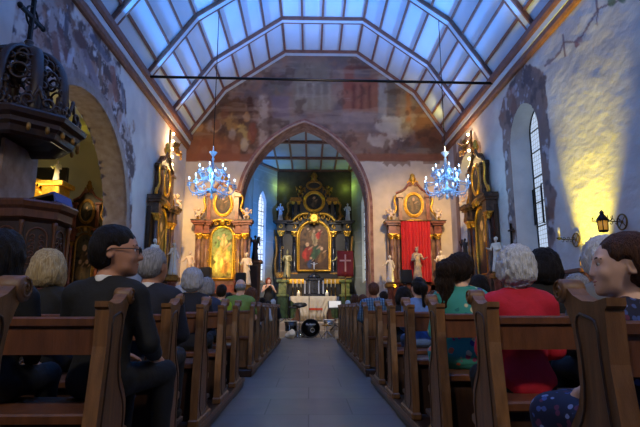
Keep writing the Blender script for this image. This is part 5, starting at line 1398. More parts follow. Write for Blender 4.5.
east_fig(418, 247, 284, 17.4, 'madonna', mat('figure_blue_gold', rgb(96, 96, 116), 0.5, color2=rgb(222, 192, 140), scale=7), 'crowned madonna with child standing before the red curtain', name='madonna_statue', halo=False, br='short pedestal on the altar table under the crowned madonna')
east_fig(442, 250, 282, 17.2, 'saint', PG, 'saint statue on the wall between red curtain and window-side corner', rz=-0.3, br='slender pedestal under the saint by the window-side corner')
east_fig(172.5, 242, 277, 14.3, 'reach', PLA, 'white statue of a youth in short tunic with arms held forward, in the corner', rz=1.2, staff='plain', br='slender pedestal under the youth in a tunic')
east_fig(153, 238, 276, 12.9, 'saint', PLA, 'white saint statue in front of the dark wall altar, chapel side', rz=1.0, br='slender pedestal under the white saint by the dark wall altar')
east_fig(498, 236, 274, 13.1, 'saint', PLA, 'white veiled statue in front of the window-wall altar, behind the white-haired woman', rz=-0.9, br='slender pedestal under the white veiled statue by the window-wall altar')
east_fig(466, 238, 262, 16.3, 'angel', M['black'], 'small black angel silhouette on a bracket beside the far window', rz=-0.8, name='angel_statue', br='bracket under the black angel beside the far window')
# putti and figures on the altar cornices
for a, x, z, lab in ((aN, -0.86, 3.60, 'putto on the cornice of the golden altar, corner side'), (aN, 0.86, 3.60, 'putto on the cornice of the golden altar, chancel side'),
                     (aS, -0.86, 3.60, 'putto on the cornice above the red curtain, chancel side'), (aS, 0.86, 3.60, 'putto on the cornice above the red curtain, corner side'),
                     (aW, 0.86, 3.82, 'putto on the cornice of the dark wall altar next to the chapel arch'), (aE, -0.86, 3.82, 'putto on the cornice of the window-wall altar')):
    R3 = Matrix.Rotation(a.rotation_euler.z, 3, 'Z'); p = Vector(a.location) + R3 @ Vector((x, -0.34, 0)) 
    statue('putto', (p.x, p.y, a.location.z + z), 0.5, a.rotation_euler.z, SK, lab, 'angel figure', plinth=False, name='putto')
# gilded eagles and clouds of glory above the wall altars
for a, s, lab in ((aW, 1, 'gilded angel with spread wings atop the dark wall altar by the chapel arch'), (aE, -1, 'gilded angel with spread wings atop the window-wall altar')):
    statue('putto', (a.location.x + s * 0.35, a.location.y + 0.45, a.location.z + 5.0 * 1.06 + 0.02), 0.62, a.rotation_euler.z + 0.3, M['goldd'], lab, 'angel figure', plinth=False, name='putto')

# choir stall end with the dark angel at the chancel arch
ST = empty('choir_stall', (xat(253, 19.4, 280), 19.5, FZ), 0, 'tall red-brown choir stall end just inside the chancel arch', 'choir stall')
MB().box(-0.42, 0.32, -0.3, 0.3, 0, 0.9, bev=0.02).box(-0.34, 0.26, -0.22, 0.25, 0.9, 2.2, bev=0.02).build('body', M['woodr'], ST)
MB().box(-0.42, 0.34, -0.32, 0.32, 2.2, 2.32, bev=0.015).build('cornice', M['woodr'], ST)
for z0, z1 in ((0.15, 0.8), (1.0, 2.1)): MB().box(-0.26, 0.18, -0.32 if z0 < .9 else -0.235, -0.2, z0, z1, bev=0.02).build('panel_moulding', M['woodd'], ST)
statue('angel', (xat(254, 19.4, 280), 19.5, FZ + 2.32), 1.05, 0.5, M['black'], 'black silhouetted angel on top of the choir stall, against blue light', name='angel_statue', plinth=False)
# thin cross on the window-side wall
p = atX(511, 232, XR - 0.05)
cr = empty('wall_cross', p, 0, 'thin black cross above the white hair, beside the near window', 'cross')
MB().box(-0.02, 0.02, -0.02, 0.02, -0.45, 0.22).box(-0.02, 0.02, -0.16, 0.16, 0.03, 0.07).build('cross_bars', M['iron'], cr)
# ================================================================== people
SKIN = mat('skin_light', rgb(222, 178, 152), 0.5, var=0.06, scale=20, spec=0.35)
SKIN2 = mat('skin_tan', rgb(176, 126, 100), 0.5, var=0.06, scale=20, spec=0.35)
def hairm(name, c, c2): return mat(name, rgb(*c), 0.55, color2=rgb(*c2), scale=9, stretch=(14, 14, 1.2), bump=0.8, bscale=16, spec=0.2)
HAIR = dict(dark=hairm('hair_dark_brown', (24, 17, 14), (52, 36, 28)), black=hairm('hair_black', (14, 12, 13), (34, 28, 28)), blonde=hairm('hair_blonde', (146, 122, 82), (206, 186, 146)),
            grey=hairm('hair_grey', (112, 112, 116), (176, 176, 180)), white=hairm('hair_white', (176, 178, 182), (226, 228, 230)), brown=hairm('hair_brown', (70, 42, 30), (112, 72, 50)), auburn=hairm('hair_auburn', (56, 34, 24), (96, 62, 42)), red=hairm('hair_red', (110, 46, 26), (150, 74, 44)), silver=hairm('hair_silver', (140, 142, 150), (200, 202, 210)))
CL = {}
def cloth(name, c, var=0.12, **k):
    if name not in CL: CL[name] = mat('cloth_' + name, rgb(*c), 0.85, var=var, scale=14, bump=0.25, bscale=18, **k)
    return CL[name]
def check_cloth():
    m = bpy.data.materials.new('cloth_plaid'); m.use_nodes = True; nt = m.node_tree; n = nt.nodes; l = nt.links; b = n['Principled BSDF']; b.inputs['Roughness'].default_value = 0.85
    tc = n.new('ShaderNodeTexCoord'); out = None
    for ax, sc in (('X', 7), ('Z', 7)):
        w_ = n.new('ShaderNodeTexWave'); w_.wave_type = 'BANDS'; w_.bands_direction = ax; w_.inputs['Scale'].default_value = sc; l.new(tc.outputs['Object'], w_.inputs['Vector'])
        r = n.new('ShaderNodeValToRGB'); r.color_ramp.interpolation = 'CONSTANT'; r.color_ramp.elements[0].color = (*rgb(70, 112, 150), 1); r.color_ramp.elements[1].position = 0.55; r.color_ramp.elements[1].color = (*rgb(150, 178, 200), 1)
        l.new(w_.outputs['Color'], r.inputs['Fac'])
        if out is None: out = r.outputs['Color']
        else:
            mx = n.new('ShaderNodeMix'); mx.data_type = 'RGBA'; mx.blend_type = 'MULTIPLY'; mx.inputs[0].default_value = 0.7; l.new(out, mx.inputs[6]); l.new(r.outputs['Color'], mx.inputs[7]); out = mx.outputs[2]
    l.new(out, b.inputs['Base Color']); return m
def dots_cloth(name, base, cols, scale=24):
    m = bpy.data.materials.new('cloth_' + name); m.use_nodes = True; nt = m.node_tree; n = nt.nodes; l = nt.links; b = n['Principled BSDF']; b.inputs['Roughness'].default_value = 0.85
    tc = n.new('ShaderNodeTexCoord'); vo = n.new('ShaderNodeTexVoronoi'); vo.inputs['Scale'].default_value = scale; l.new(tc.outputs['Object'], vo.inputs['Vector'])
    r = n.new('ShaderNodeValToRGB'); r.color_ramp.interpolation = 'CONSTANT'; e = r.color_ramp.elements
    pal = [base] + cols; e[0].color = (*rgb(*pal[0]), 1); e[1].position = 0.5; e[1].color = (*rgb(*pal[1]), 1)
    for i, c in enumerate(pal[2:]): q = e.new(0.5 + 0.5 * (i + 1) / (len(pal) - 1)); q.color = (*rgb(*c), 1)
    sx = n.new('ShaderNodeSeparateColor'); l.new(vo.outputs['Color'], sx.inputs['Color']); l.new(sx.outputs['Red'], r.inputs['Fac'])
    d = n.new('ShaderNodeValToRGB'); d.color_ramp.elements[0].position = 0.42; d.color_ramp.elements[1].position = 0.5; d.color_ramp.elements[0].color = (1, 1, 1, 1); d.color_ramp.elements[1].color = (0, 0, 0, 1); l.new(vo.outputs['Distance'], d.inputs['Fac'])
    mx = n.new('ShaderNodeMix'); mx.data_type = 'RGBA'; mx.inputs[6].default_value = (*rgb(*base), 1); l.new(d.outputs['Color'], mx.inputs[0]); l.new(r.outputs['Color'], mx.inputs[7]); l.new(mx.outputs[2], b.inputs['Base Color']); return m

HP = dict(neck=(0, 0.0, 0.585), head=(0, 0.035, 0.755))
def head_prims(s, female=True):
    c = np.array((0, 0.025, 0.765))
    s.el(c, (0.074, 0.093, 0.092), 0.02)                                            # cranium
    s.el((0, 0.06, 0.725), (0.062, 0.062, 0.080), 0.03)                              # face
    s.el((0, 0.072, 0.672), (0.046 if female else 0.052, 0.048, 0.036), 0.03)        # jaw
    s.el((0, 0.108, 0.652), (0.020, 0.016, 0.016), 0.02)                             # chin
    for g in (-1, 1):
        s.el((g * 0.031, 0.122, 0.751), (0.016, 0.012, 0.010), 0.014, 's')           # eye sockets
        s.el((g * 0.036, 0.098, 0.716), (0.022, 0.020, 0.020), 0.02)                 # cheeks
        s.el((g * 0.076, 0.012, 0.735), (0.009, 0.018, 0.030), 0.008)                # ears
        s.el((g * 0.083, 0.014, 0.738), (0.007, 0.010, 0.018), 0.005, "s")
    s.rc((0, 0.116, 0.760), (0, 0.133 if female else 0.138, 0.718), 0.008, 0.0105 if female else 0.0125, 0.014)                  # nose
    for g in (-1, 1): s.el((g * 0.011, 0.124, 0.714), (0.008, 0.009, 0.007), 0.010)
    s.el((0, 0.120, 0.688), (0.022, 0.010, 0.0065), 0.006); s.el((0, 0.118, 0.677), (0.018, 0.010, 0.0065), 0.006)   # lips
    for g in (-1, 1):
        s.el((g * 0.030, 0.110, 0.772), (0.022, 0.010, 0.006), 0.012)  # brow ridge
        s.el((g * 0.031, 0.1060, 0.7590), (0.0155, 0.0135, 0.0055), 0.004); s.el((g * 0.031, 0.1050, 0.7425), (0.0145, 0.0125, 0.0045), 0.004)   # eyelids
def body(s, fem, pose, offs=0.0, parts='all'):
    o = offs; w = 0.95 if fem else 1.06
    if parts in ('all', 'torso'):
        s.el((0, 0.0, 0.10), (0.165 * (1.03 if fem else 0.97) + o, 0.115 + o, 0.11 + o), 0.06)
        s.el((0, 0.0, 0.26), (0.130 * w + o, 0.095 + o, 0.15 + o), 0.07)
        s.el((0, -0.005, 0.43), (0.150 * w + o, 0.108 + o, 0.16 + o), 0.07)
        s.rc((-0.135 * w, -0.005, 0.535), (0.135 * w, -0.005, 0.535), 0.058 + o, 0.058 + o, 0.06)
        for g in (-1, 1): s.rc((g * 0.13 * w, -0.01, 0.55), (g * 0.02, 0.0, 0.605), 0.035 + o, 0.035 + o, 0.05)
        if fem:
            for g in (-1, 1): s.el((g * 0.07, 0.085, 0.41), (0.06 + o, 0.05 + o, 0.06 + o), 0.05)
        elif pose.get('belly'): s.el((0, 0.07, 0.24), (0.13 + o, 0.10 + o, 0.13 + o), 0.06)
def arm_pts(pose, g, w):
    A = pose.get('arms', {}).get(g)
    sh = np.array((g * 0.175 * w, -0.005, 0.525))
    if A: return sh, np.array(A[0]), np.array(A[1])
    return sh, np.array((g * 0.225 * w, 0.03, 0.27)), np.array((g * 0.09, 0.27, 0.185))
def arms(s, fem, pose, o=0.0, upto=1.0, hands=True):
    w = 0.95 if fem else 1.06
    for g in (-1, 1):
        sh, el, wr = arm_pts(pose, g, w)
        s.rc(sh, el, 0.050 + o, 0.040 + o, 0.05)
        if upto > 0.5:
            e = el + (wr - el) * (1.0 if upto >= 1 else (upto - 0.5) * 2)
            s.rc(el, e, 0.040 + o, 0.029 + o, 0.02)
        if hands:
            d = wr - el; d = d / np.linalg.norm(d); side = np.array((-g * 0.8, 0.25, 0.0)); side -= d * (side @ d); side /= np.linalg.norm(side)
            nrm = np.cross(d, side) * (1 if np.cross(d, side)[2] < 0 else -1)
            pc = wr + d * 0.045
            s.rc(wr, pc + d * 0.02, 0.026, 0.024, 0.02)
            for k in range(-1, 2): s.rc(wr + side * 0.01 * k, pc + d * 0.035 + side * 0.018 * k, 0.018, 0.014, 0.012)
            for k, L in enumerate((0.062, 0.074, 0.068, 0.052)):
                b0 = pc + d * 0.04 + side * (0.030 - 0.020 * k); m_ = b0 + d * L * 0.55 + nrm * 0.012; e = m_ + d * L * 0.35 + nrm * 0.028
                s.rc(b0, m_, 0.0095, 0.0088, 0.004); s.rc(m_, e, 0.0088, 0.0075, 0.003)
            t0 = wr + d * 0.025 + side * 0.026; t1 = t0 + d * 0.035 + side * 0.028 + nrm * 0.012; t2 = t1 + d * 0.03 + side * 0.004 + nrm * 0.012
            s.rc(t0, t1, 0.012, 0.0105, 0.01); s.rc(t1, t2, 0.0105, 0.0085, 0.004)
def legs(s, pose, o=0.0, down=1.0, feet=True):
    kn = pose.get('knees', {}); dk = pose.get('drop', 0.0)
    for g in (-1, 1):
        h = np.array((g * 0.085, 0.02, 0.085)); k = np.array(kn.get(g, (g * 0.12, 0.41, 0.085 - dk))); a = k + np.array((0, -0.02, -0.40))
        s.rc(h, k, 0.082 + o, 0.056 + o, 0.05)
        e = k + (a - k) * down
        s.rc(k, e, 0.054 + o, 0.054 + (0.038 - 0.054) * down + o, 0.02)
        if feet:
            s.rc(a, a + np.array((0, 0.0, -0.02)), 0.038, 0.036, 0.02); s.rc(a + np.array((0, -0.02, -0.035)), a + np.array((0, 0.14, -0.05)), 0.034, 0.026, 0.03)
def clothes_cut(s, hem): s.cut((0, 0, hem), (0, 0, -1), 0.004)

def hair_sdf(style, s):
    if style == 'short':
        s.el((0, 0.012, 0.785), (0.086, 0.098, 0.088), 0.02); s.el((0, -0.02, 0.735), (0.080, 0.072, 0.075), 0.03)
        s.el((0, 0.115, 0.715), (0.070, 0.075, 0.085), 0.012, 's')
        for g in (-1, 1): s.el((g * 0.085, 0.03, 0.730), (0.022, 0.032, 0.042), 0.008, 's')
    elif style == 'bald':
        s.el((0, 0.005, 0.745), (0.083, 0.093, 0.062), 0.02); s.el((0, 0.12, 0.76), (0.075, 0.085, 0.10), 0.01, 's'); s.el((0, 0.02, 0.84), (0.058, 0.075, 0.055), 0.01, 's')
        for g in (-1, 1): s.el((g * 0.085, 0.03, 0.730), (0.022, 0.032, 0.042), 0.008, 's')
    elif style == 'bob':
        s.el((0, 0.010, 0.775), (0.104, 0.112, 0.106), 0.02); s.el((0, -0.025, 0.70), (0.108, 0.088, 0.095), 0.04)
        for g in (-1, 1): s.el((g * 0.082, 0.03, 0.69), (0.030, 0.058, 0.085), 0.03)
        s.el((0, 0.135, 0.70), (0.066, 0.085, 0.10), 0.012, 's')
    elif style == 'fluffy':
        s.el((0, 0.005, 0.785), (0.106, 0.112, 0.104), 0.02); s.el((0, -0.03, 0.715), (0.096, 0.085, 0.085), 0.04)
        for g in (-1, 1): s.el((g * 0.075, 0.01, 0.73), (0.034, 0.06, 0.06), 0.03)
        s.el((0, 0.130, 0.705), (0.068, 0.085, 0.095), 0.012, 's')
    elif style == 'long':
        s.el((0, 0.010, 0.775), (0.100, 0.108, 0.104), 0.02); s.rc((0, -0.03, 0.74), (0, -0.07, 0.50), 0.098, 0.075, 0.04)
        for g in (-1, 1): s.rc((g * 0.075, 0.02, 0.72), (g * 0.085, -0.03, 0.54), 0.035, 0.03, 0.03)
        s.el((0, 0.135, 0.70), (0.064, 0.085, 0.10), 0.012, 's')
    elif style == 'pony':
        s.el((0, 0.010, 0.780), (0.088, 0.101, 0.093), 0.02); s.el((0, -0.02, 0.74), (0.083, 0.078, 0.075), 0.03); s.el((0, 0.125, 0.705), (0.072, 0.080, 0.098), 0.010, 's')
        for g in (-1, 1): s.el((g * 0.085, 0.02, 0.725), (0.020, 0.030, 0.045), 0.008, 's')
        s.rc((0, -0.085, 0.80), (0, -0.135, 0.76), 0.03, 0.04, 0.02); s.rc((0, -0.135, 0.76), (0.01, -0.125, 0.55), 0.042, 0.02, 0.03)
    elif style == 'curlypony':
        s.el((0, 0.010, 0.780), (0.096, 0.104, 0.096), 0.02); s.el((0, -0.02, 0.74), (0.085, 0.08, 0.078), 0.03); s.el((0, 0.125, 0.705), (0.072, 0.080, 0.098), 0.010, 's')
        s.rc((-0.03, -0.075, 0.80), (-0.07, -0.12, 0.75), 0.045, 0.065, 0.03); s.rc((-0.07, -0.12, 0.74), (-0.085, -0.10, 0.60), 0.068, 0.04, 0.03); s.el((-0.10, -0.09, 0.66), (0.06, 0.06, 0.07), 0.03); s.rc((-0.085, -0.10, 0.64), (-0.10, -0.10, 0.50), 0.06, 0.035, 0.03)
    elif style == 'tied':
        s.el((0, 0.002, 0.785), (0.094, 0.104, 0.090), 0.02); s.el((0, -0.03, 0.745), (0.086, 0.082, 0.085), 0.03); s.el((0, 0.122, 0.708), (0.078, 0.072, 0.106), 0.008, 's')
        for g in (-1, 1): s.el((g * 0.085, 0.035, 0.725), (0.024, 0.032, 0.046), 0.008, 's')
        s.rc((0, -0.09, 0.70), (0, -0.11, 0.56), 0.04, 0.03, 0.03)

def person(px, ytop, Y, label, hair='dark', hstyle='short', fem=True, top='navy', topm=None, sleeve=1.0, bottom=None, yaw=0.0, pitch=0.0, turn=0.0, h=0.016, glasses=False, collar=None, pose=None, scale=None,
           seat=0.55, X=None, skin=None, skirt=False, lean=0.0, kind='person', group=None, hs=1.12):
    HPV = np.array((0, 0.0, 0.62))
    pose = pose or {}
    z_top = zat(ytop, Y, px); x = xat(px, Y, ytop + 20) if X is None else X
    htop = {'short': 0.873, 'bald': 0.86, 'bob': 0.881, 'fluffy': 0.889, 'long': 0.879, 'pony': 0.873, 'curlypony': 0.876, 'tied': 0.875}[hstyle]
    htop = 0.62 + (htop - 0.62) * hs
    sc = scale or (z_top - seat) / htop
    sc = max(0.72, min(1.08, sc))
    base = z_top - htop * sc
    hh = h / sc
    pose['drop'] = max(0.0, min(0.12, (base - seat) / sc))
    r = empty('person', (x, Y, base), turn, label, 'person', group)
    r.scale = (sc,) * 3
    R = rotz(yaw) @ rotx(pitch)
    def headed(sd, fn):
        i0 = len(sd.p); fn(sd)
        for i in range(i0, len(sd.p)):
            t = list(sd.p[i]); t[1] = HPV + (t[1] - HPV) * hs; t[2] = HPV + (t[2] - HPV) * hs if t[0] == 'rc' else t[2] * hs
            if t[0] == 'rc': t[3] *= hs; t[4] *= hs
            t[5] *= hs; sd.p[i] = tuple(t)
        sd.turn(i0, (0, 0.0, 0.63), R)
    sk = skin or SKIN
    # the body: one continuous surface
    s = SDF(); body(s, fem, pose); arms(s, fem, pose); legs(s, pose)
    s.rc((0, -0.005, 0.56), (0, 0.015, 0.685), 0.056 if fem else 0.062, 0.050 if fem else 0.056, 0.04)
    headed(s, lambda q: head_prims(q, fem))
    bo = sdf_obj(s, 'body', sk, r, hh, 1 if h > 0.008 else 2)
    # clothes follow the body
    o = 0.016
    s = SDF(); body(s, fem, pose, o); arms(s, fem, pose, o, sleeve, hands=False)
    s.el((0, 0.03, 0.655), (0.078, 0.085, 0.075), 0.015, 's')
    for g in (-1, 1):
        sh, el, wr = arm_pts(pose, g, 0.95 if fem else 1.06)
        e = (el + (wr - el) * 0.97) if sleeve >= 1 else (sh + (el - sh) * 0.75 if sleeve <= 0.5 else el + (wr - el) * (sleeve - 0.5) * 2)
        d = (wr - el) if sleeve > 0.5 else (el - sh)
        s.el(e + d / np.linalg.norm(d) * 0.06, 0.065, 0.004, 's')
    s.el((0, 0.0, -0.10), (0.4, 0.7, 0.125), 0.01, 's')
    tm = topm or cloth(top, dict(navy=(20, 23, 38), black=(13, 13, 15), suit=(12, 12, 14), red=(176, 18, 44), lime=(140, 170, 40), green=(110, 140, 72), teal=(56, 150, 140), sky=(96, 128, 186), white=(200, 204, 210), brown=(70, 46, 36), grey=(96, 98, 104), dkblue=(34, 48, 80))[top])
    sdf_obj(s, 'top', tm, r, max(hh, 0.010 / sc), 1, disp=0.006, dscale=11, dst=(1, 1, 0.7))
    bm_ = bottom or cloth('black', (18, 18, 22))
    s = SDF()
    if skirt:
        s.el((0, 0.0, 0.09), (0.185, 0.135, 0.12), 0.05)
        kn = pose.get('knees', {}); a = np.array(kn.get(-1, (-0.1, 0.41, 0.085))); b = np.array(kn.get(1, (0.1, 0.41, 0.085)))
        for k in np.linspace(0, 1, 4):
            p = a + (b - a) * k; q = np.array((-0.085 + 0.17 * k, 0.02, 0.085)); s.rc(q, p, 0.098, 0.078, 0.06); s.rc(p, p + np.array((0, -0.01, -0.22)), 0.075, 0.09, 0.05)
        sdf_obj(s, 'skirt', bm_, r, max(hh, 0.012), 1)
    else:
        s.el((0, 0.0, 0.09), (0.175, 0.125, 0.115), 0.05); legs(s, pose, 0.012, 0.94, feet=False)
        s.el((0, 0, 0.26), (0.3, 0.3, 0.08), 0.01, 's')
        sdf_obj(s, 'trousers', bm_, r, max(hh, 0.012), 1, disp=0.005, dscale=10)
    for g in (-1, 1):
        kn = np.array(pose.get('knees', {}).get(g, (g * 0.12, 0.41, 0.085 - pose['drop']))); a = kn + np.array((0, -0.02, -0.40))
        s = SDF(); s.rc(a + np.array((0, -0.025, -0.035)), a + np.array((0, 0.15, -0.05)), 0.044, 0.034, 0.03); s.rc(a + np.array((0, 0, -0.005)), a + np.array((0, 0, -0.03)), 0.045, 0.045, 0.03); s.cut(a + np.array((0, 0, -0.078)), (0, 0, -1)); s.el(a + np.array((0, 0, 0.06)), (0.08, 0.08, 0.055), 0.005, 's')
        sdf_obj(s, 'shoe', M['black'], r, 0.014, 1)
    # hair
    s = SDF(); headed(s, lambda q: hair_sdf(hstyle, q))
    dp = {'fluffy': 0.013, 'curlypony': 0.014, 'bob': 0.009, 'long': 0.010}.get(hstyle, 0.006)
    sdf_obj(s, 'hair', HAIR[hair], r, max(hh * 0.8, 0.006), 1, disp=dp, dscale=42 if hstyle in ('fluffy', 'curlypony') else 30, dst=(1.4, 1.4, 0.5))
    # eyes, brows, glasses
    def put(mb, name, m):
        piv = Vector((0, 0, 0.63)); RR = Matrix(R.tolist())
        hv = Vector((0, 0, 0.62)); mb.v = [tuple(piv + RR @ (hv + (Vector(v) - hv) * hs - piv)) for v in mb.v]
        return mb.build(name, m, r)
    if h <= 0.012:
        for g in (-1, 1):
            e = MB().ell((g * 0.031, 0.1060, 0.751), (0.012, 0.0120, 0.0095), 10, 8); eo = put(e, 'eye', mat('eye_white', rgb(220, 215, 208), 0.2))
            e = MB().ell((g * 0.031, 0.1145, 0.7505), (0.0058, 0.0045, 0.0058), 8, 6); io = put(e, 'iris', mat('iris_brown', rgb(40, 26, 18), 0.2)); io.parent = eo
            b = MB().tube(smoothpoly([(g * 0.014, 0.119, 0.770), (g * 0.032, 0.119, 0.776), (g * 0.050, 0.104, 0.769)], 2), 0.0035, 5); put(b, 'eyebrow', HAIR[hair if hair not in ('white', 'blonde') else 'brown'])
        l_ = MB().ell((0, 0.1215, 0.6885), (0.021, 0.009, 0.005), 10, 6).ell((0, 0.120, 0.677), (0.017, 0.009, 0.0055), 10, 6); put(l_, 'lips', mat('lip_rose', rgb(168, 92, 84), 0.45))
    if glasses:
        g_ = MB()
        for g in (-1, 1):
            g_.tube([(g * 0.033 + 0.024 * math.cos(2 * PI * k / 18), 0.133, 0.750 + 0.016 * math.sin(2 * PI * k / 18)) for k in range(18)], 0.0022, 5, closed=True)
            g_.tube([(g * 0.057, 0.131, 0.752), (g * 0.078, 0.10, 0.754), (g * 0.084, 0.02, 0.752), (g * 0.082, -0.005, 0.735)], 0.0024, 5)
        g_.tube([(-0.009, 0.133, 0.753), (0, 0.137, 0.756), (0.009, 0.133, 0.753)], 0.002, 5)
        put(g_, 'glasses', M['black'])
    if collar is not None:
        s = SDF(); s.rc((0, -0.004, 0.598), (0, 0.004, 0.636), 0.070, 0.066, 0.01); s.rc((0, -0.006, 0.55), (0, 0.02, 0.70), 0.060, 0.056, 0.006, 's'); s.cut((0, 0, 0.638), (0, 0.1, 1)); s.cut((0, 0, 0.575), (0, 0, -1))
        sdf_obj(s, 'collar', collar, r, 0.008, 1)
    return r
WHT = cloth('shirt_white', (214, 214, 214))
PLEG = {'knees': {-1: (-0.13, 0.42, 0.085), 1: (0.13, 0.42, 0.085)}}
def P(*a, **k): return person(*a, **k)
# --- pulpit side
P(1, 228, 2.32, 'person with dark hair and dark top beneath the pulpit, outermost in the photo', 'black', 'long', True, 'black', h=0.012)
P(47, 248, 3.22, 'woman with chin-length blonde bob and black jacket', 'blonde', 'bob', True, 'black', h=0.010, collar=cloth('rose_scarf', (120, 60, 70)))
P(119, 224, 2.42, 'man in a black suit with glasses and dark hair, face turned towards the aisle', 'black', 'short', False, 'suit', h=0.007, hs=1.22, yaw=-1.12, turn=-0.22, glasses=True, X=-0.96, skin=SKIN2, collar=WHT,
  pose={'knees': {-1: (-0.10, 0.42, 0.085), 1: (0.16, 0.40, 0.085)}, 'arms': {1: ((0.26, 0.02, 0.28), (0.16, 0.27, 0.20)), -1: ((-0.25, 0.04, 0.27), (-0.08, 0.29, 0.19))}})
P(151, 247, 3.25, 'older man with cropped grey hair, dark navy jacket and white collar', 'grey', 'short', False, 'navy', h=0.010, yaw=-0.3, collar=WHT, skin=SKIN2)
P(192, 267, 5.05, 'woman with curly grey hair and dark navy top, well beyond the man in the suit', 'silver', 'fluffy', True, 'navy', h=0.013)
P(206, 277, 5.98, 'person with short wavy grey hair partly hidden behind the curly grey-haired woman', 'grey', 'fluffy', True, 'dkblue', scale=0.80)
P(221, 284, 7.75, 'dark-haired person in a lime green shirt', 'dark', 'short', False, 'lime')
P(240, 279, 7.78, 'man with thin grey hair in a moss green shirt behind the closed pew back', 'grey', 'bald', False, 'green', sleeve=0.5)
P(179, 285, 7.72, 'person with silvery hair glimpsed left of the curly grey hair', 'white', 'fluffy', True, 'grey')
P(228, 292, 9.5, 'person with black hair between the lime shirt and the moss green shirt', 'black', 'short', True, 'black')
P(251, 287, 8.7, 'person with long brown hair just beyond the man in moss green', 'brown', 'long', True, 'brown')
P(262, 297, 10.5, 'person with dark hair in white top near the front on the pulpit side', 'black', 'short', False, 'white')
P(267.5, 300, 12.2, 'person with dark hair in dark top close to the singer', 'dark', 'long', True, 'black')
P(273, 299, 13.1, 'front-row person with white hair on the pulpit side', 'white', 'short', False, 'navy')
P(205, 292, 8.65, 'person with grey hair and dark top beyond the cross aisle, before the golden altar', 'grey', 'short', False, 'navy')
# --- window side
P(629, 231, 1.60, 'young woman with auburn hair pulled back, in profile, navy dotted dress', 'auburn', 'tied', True, topm=dots_cloth('navy_dots', (20, 24, 52), [(120, 130, 170), (90, 40, 70), (60, 80, 140)], 34), bottom=dots_cloth('navy_dots_skirt', (20, 24, 52), [(120, 130, 170), (90, 40, 70), (60, 80, 140)], 34), skirt=True,
  h=0.006, hs=1.22, yaw=0.95, turn=0.30, sleeve=0.5, pose={'knees': {-1: (-0.16, 0.40, 0.085), 1: (0.04, 0.44, 0.085)}})
P(604, 235, 2.62, 'person with white wavy hair hidden behind the young woman in profile', 'white', 'fluffy', False, 'grey', h=0.010)
P(516, 244, 2.60, 'woman with short thick white hair and bright red top', 'white', 'fluffy', True, 'red', h=0.008, bottom=cloth('black', (18, 18, 22)), scale=0.86, hs=1.04)
P(545, 247, 3.52, 'person with bobbed black hair and black top beyond the woman in red', 'black', 'bob', True, 'black', h=0.010, yaw=0.3)
P(460, 252, 3.52, 'woman with curly dark ponytail in a teal flowered top', 'dark', 'curlypony', True, topm=dots_cloth('teal_flowers', (52, 140, 132), [(190, 90, 60), (60, 60, 120), (30, 110, 110), (140, 60, 100), (200, 190, 150)], 19), h=0.009, yaw=-0.5, bottom=dots_cloth('flower_skirt', (52, 140, 132), [(200, 110, 90), (180, 180, 160), (30, 110, 110)], 12))
P(578, 273, 4.45, 'small grey-haired person low beside the wood panelling', 'grey', 'fluffy', True, 'dkblue', scale=0.85)
P(480, 274, 5.4, 'dark-haired person half hidden between the teal top and the red top', 'black', 'bob', True, 'black')
P(419, 277, 5.38, 'girl with long black ponytail and pale blue shirt', 'black', 'pony', True, 'sky', h=0.012, yaw=0.2, pitch=0.15, bottom=cloth('grey_jeans', (70, 84, 110)))
P(404, 286, 6.3, 'person with black hair in dark clothes just beyond the girl in pale blue', 'black', 'bob', True, 'black', scale=0.8)
P(374, 282, 7.85, 'man with short brown hair in a blue plaid shirt', 'brown', 'short', False, topm=check_cloth(), skin=SKIN2, h=0.013)
P(384, 291, 8.75, 'person with dark hair right beyond the blue plaid shirt', 'dark', 'short', False, 'black')
P(363, 294, 9.6, 'person with long brown hair ahead of the plaid shirt', 'brown', 'long', True, 'brown')
P(355, 294, 11.3, 'person with auburn hair near the front on the window side', 'auburn', 'bob', True, 'grey')
P(348, 300, 13.0, 'front-row person with white hair on the window side', 'white', 'short', False, 'navy')
P(337.5, 322, 12.1, 'x', 'dark') if False else None
P(434, 290, 7.9, 'person with brown hair beyond the girl in pale blue, near the madonna', 'brown', 'bob', True, 'dkblue')
# things lying on the seats
jk = SDF(); jk.el((0, 0, 0.06), (0.13, 0.14, 0.055), 0.03); jk.el((0.05, 0.02, 0.10), (0.09, 0.10, 0.04), 0.03); jk.rc((-0.1, -0.1, 0.04), (0.1, -0.12, 0.05), 0.035, 0.03, 0.02); jk.cut((0, 0, 0.002), (0, 0, -1))
o = sdf_obj(jk, 'folded_jacket', cloth('denim_pale', (132, 156, 190)), None, 0.012, 1, disp=0.008, dscale=16, loc=(1.50, 2.56, 0.547)); tag(o, 'crumpled pale denim jacket on the seat beside the woman in red', 'jacket')
